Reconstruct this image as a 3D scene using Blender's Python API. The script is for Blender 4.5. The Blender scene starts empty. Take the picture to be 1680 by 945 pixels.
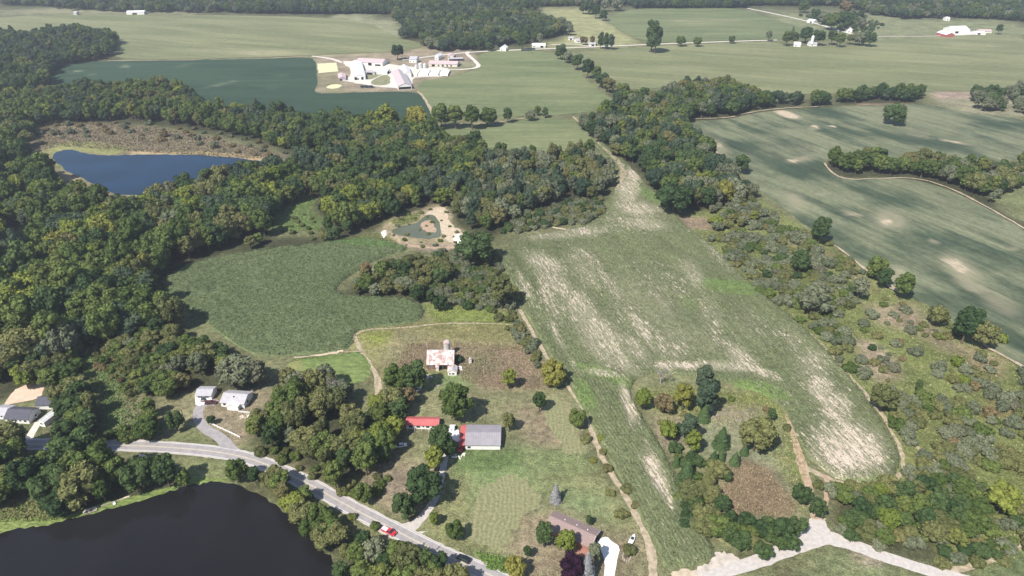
import bpy, bmesh, math, random
import numpy as np
from mathutils import Vector, Matrix, geometry
R = math.radians
random.seed(7); rng = np.random.default_rng(7)
C = bpy.context.scene.collection

# ------------------------------------------------------------------ camera model
H, F, P = 190.0, 1120.0, R(30)
CP, SP = math.cos(P), math.sin(P)
def at(u, v, z=0.0):
    dx = (u-840)/F; dy = -(v-472.5)/F
    d = (dx, CP+dy*SP, -SP+dy*CP)
    t = (z-H)/d[2]
    return Vector((d[0]*t, d[1]*t, z))
def pix(x, y, z=0.0):
    zc = y*CP-(z-H)*SP
    yc = y*SP+(z-H)*CP
    return 840+F*x/zc, 472.5-F*yc/zc
def pxm(v): return (v+175)*CP/H          # pixels per metre across, on the ground at row v
def poly(pts, z=0.0): return np.array([at(u, v, z)[:2] for u, v in pts])

# ------------------------------------------------------------------ tags
def tag(o, label=None, cat=None, group=None, kind=None):
    if label: o['label'] = label
    if cat: o['category'] = cat
    if group: o['group'] = group
    if kind: o['kind'] = kind
    return o
def link(name, me, mat=None, parent=None):
    o = bpy.data.objects.new(name, me); C.objects.link(o)
    if mat is not None: me.materials.append(mat)
    if parent: o.parent = parent
    return o
def empty(name, loc, rz=0.0):
    o = bpy.data.objects.new(name, None); C.objects.link(o)
    o.location = loc; o.rotation_euler = (0, 0, rz); o.empty_display_size = .5
    return o
def npmesh(name, V, Fq, mats=None, smooth=False):
    me = bpy.data.meshes.new(name)
    V = np.asarray(V, dtype=np.float32); Fq = np.asarray(Fq, dtype=np.int32)
    k = Fq.shape[1]
    me.vertices.add(len(V)); me.vertices.foreach_set('co', V.ravel())
    me.loops.add(Fq.size); me.loops.foreach_set('vertex_index', Fq.ravel())
    me.polygons.add(len(Fq)); me.polygons.foreach_set('loop_start', np.arange(0, Fq.size, k, dtype=np.int32))
    me.update(calc_edges=True)
    if smooth: me.polygons.foreach_set('use_smooth', np.ones(len(Fq), dtype=bool))
    return me

# ------------------------------------------------------------------ materials
class NT:
    def __init__(s, name):
        s.m = bpy.data.materials.new(name); s.m.use_nodes = True
        s.t = s.m.node_tree; s.t.nodes.clear()
        s.out = s.n('ShaderNodeOutputMaterial')
        s.pos = None
    def n(s, typ, **kw):
        x = s.t.nodes.new(typ)
        for k, v in kw.items(): setattr(x, k, v)
        return x
    def l(s, a, b): s.t.links.new(a, b)
    def P(s):
        if s.pos is None: s.pos = s.n('ShaderNodeNewGeometry').outputs['Position']
        return s.pos
    def setv(s, sock, v):
        if isinstance(v, bpy.types.NodeSocket): s.l(v, sock)
        else: sock.default_value = v
    def noise(s, scale, detail=3, rot=0.0, sc=(1, 1, 1), vec=None, rough=.5):
        mp = s.n('ShaderNodeMapping'); s.l(vec or s.P(), mp.inputs[0])
        mp.vector_type = 'TEXTURE'; mp.inputs['Rotation'].default_value = (0, 0, rot); mp.inputs['Scale'].default_value = sc
        t = s.n('ShaderNodeTexNoise'); s.l(mp.outputs[0], t.inputs['Vector'])
        t.inputs['Scale'].default_value = scale; t.inputs['Detail'].default_value = detail; t.inputs['Roughness'].default_value = rough
        return t.outputs['Fac']
    def math(s, op, a, b=0.0, c=None, clamp=False):
        x = s.n('ShaderNodeMath', operation=op, use_clamp=clamp)
        s.setv(x.inputs[0], a); s.setv(x.inputs[1], b)
        if c is not None: s.setv(x.inputs[2], c)
        return x.outputs[0]
    def ramp(s, v, lo, hi, a=0.0, b=1.0):
        x = s.n('ShaderNodeMapRange'); x.interpolation_type = 'SMOOTHSTEP'
        s.setv(x.inputs[0], v)
        for i, q in enumerate((lo, hi, a, b)): s.setv(x.inputs[i+1], q)
        return x.outputs[0]
    def mix(s, f, a, b):
        x = s.n('ShaderNodeMix', data_type='RGBA')
        s.setv(x.inputs[0], f)
        for i, q in ((6, a), (7, b)):
            if isinstance(q, bpy.types.NodeSocket): s.l(q, x.inputs[i])
            else: x.inputs[i].default_value = (*q, 1)
        return x.outputs[2]
    def attr(s, name, out='Fac'):
        return s.n('ShaderNodeAttribute', attribute_name=name).outputs[out]
    def mulc(s, col, v):
        x = s.n('ShaderNodeVectorMath', operation='SCALE'); s.l(col, x.inputs[0]); s.setv(x.inputs['Scale'], v)
        return x.outputs[0]
    def bsdf(s, col, rough=.9, spec=.2, bump=None, bdist=.3, bstr=1.0, metal=0.0):
        b = s.n('ShaderNodeBsdfPrincipled')
        if isinstance(col, bpy.types.NodeSocket): s.l(col, b.inputs['Base Color'])
        else: b.inputs['Base Color'].default_value = (*col, 1)
        b.inputs['Roughness'].default_value = rough; b.inputs['Specular IOR Level'].default_value = spec
        b.inputs['Metallic'].default_value = metal
        if bump is not None:
            u = s.n('ShaderNodeBump'); s.l(bump, u.inputs['Height'])
            u.inputs['Distance'].default_value = bdist; u.inputs['Strength'].default_value = bstr
            s.l(u.outputs[0], b.inputs['Normal'])
        s.l(b.outputs[0], s.out.inputs[0])
        return b

def mat_plain(name, col, rough=.7, spec=.3, var=.12, scale=1.5, metal=0.0):
    s = NT(name)
    n = s.noise(scale, 4)
    c = s.mix(1.0, col, col)
    c = s.mulc(c, s.ramp(n, .3, .7, 1-var, 1+var))
    s.bsdf(c, rough, spec, metal=metal); return s.m

def mat_field(name, A, B, patch=None, big=.012, fine=.8, rowdir=0.0, stretch=6, mid=.09, fvar=.35, patch_sc=.5,
              patch_st=4, bump=.5, thr=.5, rough=.9, mvar=.5, lush=None, pk=.7, streak=0.0, bigst=None, rlo=.36, rhi=.64, thin=.6, pw=.4, rows=0.0):
    s = NT(name)
    nb = s.noise(big, 5, rowdir, (bigst or stretch, 1, 1), rough=.6)
    nm = s.noise(mid, 4, rowdir, (stretch, 1, 1))
    c = s.mix(s.ramp(s.math('ADD', s.math('MULTIPLY', nb, 1-mvar), s.math('MULTIPLY', nm, mvar)), rlo, rhi), A, B)
    nf = s.noise(fine, 3, rowdir, (2.0, 1, 1), rough=.7)
    if streak:
        ns = s.noise(.22, 3, rowdir, (18, 1, 1))
        c = s.mulc(c, s.ramp(ns, .3, .7, 1-streak, 1+streak))
    if rows:
        sx = s.n('ShaderNodeSeparateXYZ'); s.l(s.P(), sx.inputs[0]); wob = s.math('MULTIPLY', s.noise(.02, 2), 6.0)
        vv = s.math('ADD', s.math('ADD', s.math('MULTIPLY', sx.outputs[0], -math.sin(rowdir)), s.math('MULTIPLY', sx.outputs[1], math.cos(rowdir))), wob)
        c = s.mulc(c, s.ramp(s.math('SINE', s.math('MULTIPLY', vv, 2*math.pi/1.52)), -1, 1, 1-rows, 1+rows))
    if lush is not None:
        ml = s.ramp(s.math('ADD', s.attr('lush'), s.math('MULTIPLY', s.math('SUBTRACT', nm, .5), .8)), .3, .7)
        c = s.mix(ml, c, lush)
    c = s.mulc(c, s.ramp(nf, .25, .75, 1-fvar, 1+fvar))
    if patch is not None:
        pn = s.noise(patch_sc, 5, rowdir, (patch_st, 1, 1), rough=.75)
        pn2 = s.noise(.035, 3, rowdir, (2.5, 1, 1))
        v = s.math('ADD', s.attr('patch'), s.math('MULTIPLY', s.math('SUBTRACT', s.math('ADD', s.math('MULTIPLY', pn, .7), s.math('MULTIPLY', pn2, .3)), .5), pk*4))
        c = s.mix(s.ramp(s.attr('patch'), .15, 1.0, 0, thin), c, tuple(.55*q+.45*w_ for q, w_ in zip(patch, B)))
        m = s.ramp(v, thr, thr+pw)
        pc = s.mulc(s.mix(nf, patch, patch), s.ramp(nf, .2, .8, .75, 1.2))
        c = s.mix(m, c, pc)
    s.bsdf(c, rough, .15, nf, bump, 1.0); return s.m

def mat_ground():
    s = NT('ground_cover')
    a = s.attr('albedo', 'Color')
    n1 = s.noise(.05, 5, rough=.6); n2 = s.noise(.4, 5, rough=.75); n3 = s.noise(1.6, 3, rough=.7)
    c = s.mulc(a, s.ramp(n1, .3, .7, .78, 1.25))
    c = s.mulc(c, s.ramp(n2, .3, .7, .68, 1.32))
    c = s.mulc(c, s.ramp(n3, .25, .75, .75, 1.25))
    dry = s.ramp(s.noise(.13, 4, rough=.7), .52, .68, 0, .5)
    lum = s.n('ShaderNodeVectorMath', operation='MULTIPLY'); s.l(c, lum.inputs[0]); lum.inputs[1].default_value = (1.45, 1.2, 1.35)
    c = s.mix(dry, c, lum.outputs[0])
    s.bsdf(c, .95, .1, s.math('ADD', n2, s.math('MULTIPLY', n3, .5)), .7, 1.0); return s.m

def mat_leaf(name, A, B, warm=None, trans=.18):
    s = NT(name)
    oi = s.n('ShaderNodeObjectInfo')
    tc = s.n('ShaderNodeTexCoord').outputs['Object']
    n = s.noise(.45, 3, vec=tc)
    f = s.math('ADD', s.math('MULTIPLY', oi.outputs['Random'], .7), s.math('MULTIPLY', n, .5))
    c = s.mix(s.ramp(f, .25, .85), A, B)
    if warm is not None:
        rnd2 = s.math('FRACT', s.math('MULTIPLY', oi.outputs['Random'], 37.7))
        c = s.mix(s.ramp(rnd2, .84, 1.0, 0, .45), c, warm)
    gi = s.n('ShaderNodeNewGeometry').outputs['Random Per Island']
    c = s.mulc(c, s.ramp(gi, 0, 1, .78, 1.24))
    d = s.n('ShaderNodeBsdfDiffuse'); s.l(c, d.inputs[0])
    t = s.n('ShaderNodeBsdfTranslucent'); s.l(s.mulc(c, 1.1), t.inputs[0])
    m = s.n('ShaderNodeMixShader'); m.inputs[0].default_value = trans
    s.l(d.outputs[0], m.inputs[1]); s.l(t.outputs[0], m.inputs[2]); s.l(m.outputs[0], s.out.inputs[0])
    return s.m

def mat_metalroof(name, col, rust=None, amount=.5, seam=.9):
    s = NT(name)
    tc = s.n('ShaderNodeTexCoord').outputs['Object']
    sx = s.n('ShaderNodeSeparateXYZ'); s.l(tc, sx.inputs[0])
    w = s.math('SINE', s.math('MULTIPLY', sx.outputs[0], 2*math.pi/seam))
    n = s.noise(.5, 5, vec=tc, rough=.7)
    c = s.mulc(s.mix(n, col, col), s.ramp(n, .3, .7, .9, 1.08))
    if rust is not None:
        n2 = s.noise(.6, 6, vec=tc, sc=(1, 2, 1), rough=.75)
        c = s.mix(s.ramp(n2, 1-amount-.12, 1-amount+.08), c, rust)
    c = s.mulc(c, s.ramp(w, .8, 1, 1, .85))
    s.bsdf(c, .5, .4, w, .03, .5); return s.m

def mat_water(name, col, rough=.04, ripple=.6, bd=.02):
    s = NT(name)
    n = s.noise(ripple, 4, sc=(1, 1, 1), rough=.6)
    n2 = s.noise(.03, 3)
    c = s.mulc(s.mix(n2, col, col), s.ramp(n2, .3, .7, .8, 1.2))
    b = s.bsdf(c, rough, .5, n, bd, 1.0)
    b.inputs['IOR'].default_value = 1.33
    return s.m

M = {}
# ------------------------------------------------------------------ geometry helpers
def ragged(pts, seg=6.0, amp=.6, seed=0, closed=True):
    """subdivide a world-space polyline and shift its points a little"""
    r = np.random.default_rng(seed+11); out = []
    n = len(pts)
    for i in range(n if closed else n-1):
        a, b = pts[i], pts[(i+1) % n]; L = np.linalg.norm(b-a); k = max(1, int(L/seg))
        for j in range(k): out.append(a+(b-a)*j/k)
    if not closed: out.append(pts[-1])
    out = np.array(out)
    return out+r.normal(0, amp, out.shape)
def smooth(pts, k=2, closed=True):
    """Chaikin corner cutting"""
    p = np.array(pts, dtype=float)
    for _ in range(k):
        q = np.roll(p, -1, 0) if closed else p[1:]
        a = p if closed else p[:-1]
        n = np.stack([a*.75+q*.25, a*.25+q*.75], 1).reshape(-1, 2)
        p = n if closed else np.vstack([p[:1], n, p[-1:]])
    return p
def inside(P_, poly_):
    x, y = P_[:, 0], P_[:, 1]; c = np.zeros(len(P_), bool); n = len(poly_)
    j = n-1
    for i in range(n):
        xi, yi = poly_[i]; xj, yj = poly_[j]
        if yi != yj:
            c ^= ((yi > y) != (yj > y)) & (x < (xj-xi)*(y-yi)/(yj-yi)+xi)
        j = i
    return c
def dist_edge(P_, poly_):
    d = np.full(len(P_), 1e9); n = len(poly_)
    for i in range(n):
        a = poly_[i]; b = poly_[(i+1) % n]; ab = b-a; L = max(ab@ab, 1e-9)
        t = np.clip(((P_-a)@ab)/L, 0, 1)
        d = np.minimum(d, np.hypot(*(P_-a-t[:, None]*ab).T))
    return d
def blobval(P_, blobs):
    """blob: (u, v, ru, rv, rot_deg, strength) in photo pixels, mapped onto the ground around its centre"""
    val = np.zeros(len(P_))
    for (u, v, ru, rv, rot, st) in blobs:
        c = at(u, v); ex = (at(u+1, v)-c); ey = (at(u, v+1)-c)
        Mx = np.array([[ex.x, ey.x], [ex.y, ey.y]]); q = (P_-np.array(c[:2]))@np.linalg.inv(Mx).T
        a = R(rot); ca, sa = math.cos(a), math.sin(a)
        X = (q[:, 0]*ca+q[:, 1]*sa)/ru; Y = (-q[:, 0]*sa+q[:, 1]*ca)/rv
        r2 = X*X+Y*Y
        val = np.maximum(val, st*np.exp(-.75*np.maximum(r2-.25, 0))) if st > 0 else val+st*np.clip(1.25-r2, 0, 1)
    return val
def sheet(name, pts, mat, z, sp=4.0, amp=.5, seg=5.0, jit=0.0, patch=(), lush=(), base=0.0, lip=None, k=2, kind='structure', seed=0, world=False):
    """a field or other ground cover: triangulated polygon with a value for bare patches at each vertex"""
    W = np.array(pts, float) if world else poly(pts)
    b = ragged(smooth(W, k), seg, amp, seed)
    lo, hi = b.min(0), b.max(0)
    gx, gy = np.meshgrid(np.arange(lo[0], hi[0], sp), np.arange(lo[1], hi[1], sp))
    g = np.stack([gx.ravel(), gy.ravel()], 1); g = g+np.random.default_rng(seed).uniform(-.35, .35, g.shape)*sp
    g = g[inside(g, b)]; g = g[dist_edge(g, b) > sp*.45]
    allp = [Vector(p) for p in b]+[Vector(p) for p in g]; nb = len(b)
    V, E, Fc = geometry.delaunay_2d_cdt(allp, [(i, (i+1) % nb) for i in range(nb)], [], 1, 1e-4)[:3]
    V = np.array([v[:] for v in V]); Fc = [f for f in Fc if len(f) == 3]
    Fa = np.array(Fc)
    a, b2, c2 = V[Fa[:, 0]], V[Fa[:, 1]], V[Fa[:, 2]]
    cr = (b2-a)[:, 0]*(c2-a)[:, 1]-(b2-a)[:, 1]*(c2-a)[:, 0]
    Fa[cr < 0] = Fa[cr < 0][:, ::-1]
    Fa = Fa[np.abs(cr) > 1e-6]
    de = dist_edge(V, b)
    Z = np.full(len(V), z)
    pv = base+blobval(V, patch) if (len(patch) or base) else np.zeros(len(V))
    if jit:
        r = np.random.default_rng(seed+5)
        Z = Z+r.normal(0, jit, len(V))*(1-.4*np.clip(pv, 0, 1))-z*.45*np.clip(pv-.6, 0, 1)
    if lip is not None:        # crop standing above the ground: outer ring drops to the soil
        Z = np.where(de < .05, lip, np.maximum(Z, lip+.02))
    me = npmesh(name, np.column_stack([V, Z]), Fa)
    at_ = me.attributes.new('patch', 'FLOAT', 'POINT'); at_.data.foreach_set('value', pv.astype(np.float32))
    if len(lush):
        at_ = me.attributes.new('lush', 'FLOAT', 'POINT'); at_.data.foreach_set('value', blobval(V, lush).astype(np.float32))
    o = link(name, me, mat); tag(o, kind=kind); return o
def ribbon(name, pts, w, mat, z, k=2, seg=4.0, ed=.15, off=0.0, seed=0, kind='structure', world=False):
    W = np.array(pts, float) if world else np.array([at(u, v)[:2] for u, v in pts])
    p = smooth(W, k, closed=False)
    out = [p[0]]
    for i in range(1, len(p)):
        L = np.linalg.norm(p[i]-p[i-1]); n = max(1, int(L/seg))
        for j in range(1, n+1): out.append(p[i-1]+(p[i]-p[i-1])*j/n)
    p = np.array(out); t = np.gradient(p, axis=0); t /= np.linalg.norm(t, axis=1)[:, None]+1e-9
    nrm = np.stack([-t[:, 1], t[:, 0]], 1); r = np.random.default_rng(seed)
    if not hasattr(w, '__len__'): w = [w, w]
    ww = np.interp(np.linspace(0, 1, len(p)), np.linspace(0, 1, len(w)), w)/2
    L = p+nrm*(off+ww+r.normal(0, ed, len(p)))[:, None]; Rr = p+nrm*(off-ww+r.normal(0, ed, len(p)))[:, None]
    V = np.empty((2*len(p), 3)); V[0::2, :2] = L; V[1::2, :2] = Rr; V[:, 2] = z
    i = np.arange(len(p)-1)*2
    me = npmesh(name, V, np.stack([i+1, i+3, i+2, i], 1))
    return tag(link(name, me, mat), kind=kind)

# ------------------------------------------------------------------ WOODS: polygons at canopy height
WOODS = {}
# ------------------------------------------------------------------ foliage meshes
def ico(sub):
    bm = bmesh.new(); bmesh.ops.create_icosphere(bm, subdivisions=sub, radius=1)
    V = np.array([v.co[:] for v in bm.verts]); Fc = np.array([[v.index for v in f.verts] for f in bm.faces]); bm.free()
    return V, Fc
ICO2, ICO1 = ico(2), ico(1)
def unit(v): return v/(np.linalg.norm(v, axis=-1, keepdims=True)+1e-9)
def cards(r, pos, nrm, size, asp=.7):
    n = len(pos); nrm = unit(nrm); t = unit(np.cross(nrm, unit(r.normal(size=(n, 3))))); b = np.cross(nrm, t)
    s = size*r.uniform(.6, 1.3, (n, 1))
    q = np.stack([pos-t*s-b*s*asp, pos+t*s-b*s*asp*.6, pos+t*s*.8+b*s*asp, pos-t*s*.7+b*s*asp], 1)
    return q.reshape(-1, 3)
def crown(seed, R_=5.0, z0=3.2, ht=9.5, nl=22, lobe=(.20, .40), cards_n=130, card=.40, droop=0.0, conic=0.0, core=.86, mat=None, name='crown', loose=0.0):
    """lobed crown: rough blobs for the dense inside and leaf sprays over them"""
    r = np.random.default_rng(seed); Q = []; T = []; nv = 0
    for i in range(nl):
        if i == 0: d = np.array([0, 0, .05]); k = 0
        else:
            th = i*2.399963+r.uniform(-.5, .5); zz = -0.75+1.7*((i-.5)/nl)+r.uniform(-.12, .12); zz = np.clip(zz, -.85, .95)
            rr = math.sqrt(max(0, 1-zz*zz)); d = np.array([rr*math.cos(th), rr*math.sin(th), zz]); k = r.uniform(.5, .72)+loose*r.uniform(-.1, .25)
        lr = R_*r.uniform(*lobe)*(1.25 if i == 0 else 1)
        w = 1-conic*(d[2]*k*.5+.5)
        c = np.array([d[0]*k*R_*w, d[1]*k*R_*w, z0+ht*.5+d[2]*k*ht*.62])
        rad = np.array([lr, lr, lr*r.uniform(.8, 1.05)])*(1-.35*conic*(d[2] > 0))
        V, Fc = ICO2
        disp = 1+.16*np.sin(V@r.normal(0, 3, (3, 4))+r.uniform(0, 6, 4)).sum(1)*.5+r.normal(0, .05, len(V))
        Q_ = c+V*rad*core*disp[:, None]
        T.append((Q_, Fc)); 
        n = int(cards_n*(lr/(R_*.38))**2)
        dd = unit(r.normal(size=(n, 3))+np.array([0, 0, .35])); p = c+dd*rad*r.uniform(.82, 1.18, (n, 1))
        p[:, 2] -= droop*r.uniform(0, 1, n)
        Q.append(cards(r, p, dd+r.normal(0, .55, (n, 3)), card))
    Vt = []; Ft = []; o = 0
    for q, f in T: Vt.append(q); Ft.append(f+o); o += len(q)
    Vt = np.vstack(Vt); Ft = np.vstack(Ft); Qv = np.vstack(Q)
    nq = len(Qv)//4; qi = np.arange(nq*4).reshape(-1, 4)+o
    tri = np.vstack([Ft, qi[:, [0, 1, 2]], qi[:, [0, 2, 3]]])
    me = npmesh(name, np.vstack([Vt, Qv]), tri); me.materials.append(mat); return me
def conifer(seed, R_=2.6, ht=10.0, mat=None, n=1500, name='crown'):
    r = np.random.default_rng(seed)
    h = 1-np.sqrt(r.uniform(0, 1, n)); th = r.uniform(0, 2*math.pi, n)
    tier = .82+.25*np.abs(np.sin(h*38)); rad = R_*(1-h)**.85*tier*r.uniform(.55, 1.08, n)
    z = .5+h*ht-rad*.18
    pos = np.column_stack([rad*np.cos(th), rad*np.sin(th), z]); out = np.column_stack([np.cos(th), np.sin(th), np.full(n, .9)])
    Qv = cards(r, pos, out+r.normal(0, .4, (n, 3)), .38)
    k = 14; hs = np.linspace(0, 1, 12); V = []; Fc = []
    for i, a in enumerate(hs):
        for j in range(k):
            q = R_*.72*(1-a)**.85*(1+.18*r.normal()); V.append((q*math.cos(j*2*math.pi/k), q*math.sin(j*2*math.pi/k), .5+a*ht))
    for i in range(11):
        for j in range(k):
            a, b, c, d = i*k+j, i*k+(j+1) % k, (i+1)*k+(j+1) % k, (i+1)*k+j
            Fc += [(a, b, c), (a, c, d)]
    o = len(V); qi = np.arange(len(Qv)).reshape(-1, 4)+o
    tri = np.vstack([np.array(Fc), qi[:, [0, 1, 2]], qi[:, [0, 2, 3]]])
    me = npmesh(name, np.vstack([V, Qv]), tri); me.materials.append(mat); return me
def tube_pts(V, Fc, a, b, ra, rb, k=6):
    a = np.array(a, float); b = np.array(b, float); d = unit(b-a); s = unit(np.cross(d, [.3, .9, .2])); t = np.cross(d, s); o = len(V)
    for p, q in ((a, ra), (b, rb)):
        for j in range(k):
            x = j*2*math.pi/k; V.append(tuple(p+q*(s*math.cos(x)+t*math.sin(x))))
    for j in range(k): Fc.append((o+j, o+(j+1) % k, o+k+(j+1) % k, o+k+j))
def trunk_mesh(seed, top=7.5, r0=.34, mat=None, limbs=5):
    r = np.random.default_rng(seed); V = []; Fc = []; p = np.array([0, 0, -.1]); rad = r0
    for i in range(4):
        q = p+np.array([r.normal(0, .15), r.normal(0, .15), top/4]); tube_pts(V, Fc, p, q, rad, rad*.78, 8); p = q; rad *= .78
        if i >= 1:
            for j in range(2):
                th = r.uniform(0, 6.28); e = p+np.array([math.cos(th)*2.1, math.sin(th)*2.1, 1.7]); tube_pts(V, Fc, p, e, rad*.55, rad*.2, 5)
    me = npmesh('trunk', V, Fc); me.materials.append(mat); return me
def bare_mesh(seed, ht=10, mat=None, spread=.5):
    r = np.random.default_rng(seed); V = []; Fc = []
    def grow(p, d, L, rad, lv):
        q = p+d*L; tube_pts(V, Fc, p, q, rad, rad*.6, 5 if lv < 2 else 3)
        if lv >= 4: return
        for i in range(4 if lv else 6):
            f = r.uniform(.35, 1); nd = unit(d+r.normal(0, spread, 3)+np.array([0, 0, .12])); grow(p+d*L*f, nd, L*r.uniform(.45, .7), rad*.5, lv+1)
    grow(np.array([0, 0, -.1]), np.array([0, 0, 1.0]), ht*.5, .28, 0)
    me = npmesh('branches', V, Fc); me.materials.append(mat); return me

M['bark'] = mat_plain('bark', (.12, .095, .07), .95, .1, .3, 2)
M['deadwood'] = mat_plain('dead_wood', (.34, .30, .29), .95, .1, .2, 2)
LEAF = {
 'mid':    ((.064, .096, .030), (.112, .145, .046), (.17, .165, .055)),
 'dark':   ((.038, .066, .029), (.066, .100, .040), (.085, .115, .04)),
 'yellow': ((.115, .150, .034), (.175, .200, .048), (.24, .19, .06)),
 'olive':  ((.100, .112, .048), (.150, .155, .066), (.20, .165, .08)),
 'grey':   ((.120, .140, .085), (.178, .195, .122), (.17, .15, .11)),
 'blue':   ((.040, .066, .044), (.070, .098, .062), (.10, .11, .08)),
 'purple': ((.030, .013, .028), (.050, .022, .042), None),
 'spruce': ((.190, .200, .215), (.260, .260, .265), None),
 'cedar':  ((.045, .080, .036), (.075, .115, .050), None),
 'rust':   ((.14, .115, .06), (.19, .15, .085), None),
}
for k, (a, b, w) in LEAF.items():
    g_ = (1.12, 1.12, 1.06) if k not in ('purple','spruce','grey') else (1, 1, 1); a, b, w = [None if q is None else tuple(x*y for x, y in zip(q, g_)) for q in (a, b, w)]
    M['leaf_'+k] = mat_leaf('foliage_'+k, a, b, w)
CR = {}      # look -> list of crown meshes
sd = 100
for look in ('mid', 'dark', 'yellow', 'olive', 'grey', 'blue', 'rust'):
    CR[look] = []
    for j in range(4 if look in ('mid', 'dark', 'olive') else 3):
        sd += 1
        kw = [dict(), dict(ht=11.5, z0=2.4, R_=4.4, nl=21, conic=.25), dict(ht=8.5, z0=2.6, R_=5.5, nl=24, loose=.6), dict(ht=11.5, z0=2.0, nl=20, lobe=(.18, .44), loose=.8)][j]
        CR[look].append(crown(sd, mat=M['leaf_'+look], **kw))
CR['purple'] = [crown(301, mat=M['leaf_purple'], nl=16, lobe=(.3, .42), z0=2.0, ht=9)]
CR['poplar'] = [crown(302+i, R_=2.7, z0=1.2, ht=14, nl=15, lobe=(.42, .55), mat=M['leaf_'+c]) for i, c in enumerate(('dark', 'blue'))]
CR['spruce'] = [conifer(310, mat=M['leaf_spruce'])]
CR['cedar'] = [conifer(311, R_=2.6, ht=7.5, mat=M['leaf_cedar']), conifer(312, R_=2.3, ht=8.5, mat=M['leaf_cedar'])]
TR = [trunk_mesh(400+i, mat=M['bark']) for i in range(3)]
DEAD = [bare_mesh(420, 11, M['deadwood']), bare_mesh(421, 9, M['deadwood'], .42)]
SH = {}
for look in ('grey', 'olive', 'mid', 'dark', 'yellow', 'rust', 'cedar'):
    SH[look] = []
    for j in range(3 if look == 'grey' else 2):
        sd += 1
        SH[look].append(crown(sd, R_=2.0, z0=.0, ht=2.5, nl=8, lobe=(.4, .6), cards_n=75, card=.25, mat=M['leaf_'+look], name='shrub', loose=.4))
NOMR = {'spruce': 2.6, 'cedar': 2.5, 'poplar': 2.9}
NOMH = {'spruce': 10.5, 'cedar': 8.5, 'poplar': 15.5}

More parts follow.
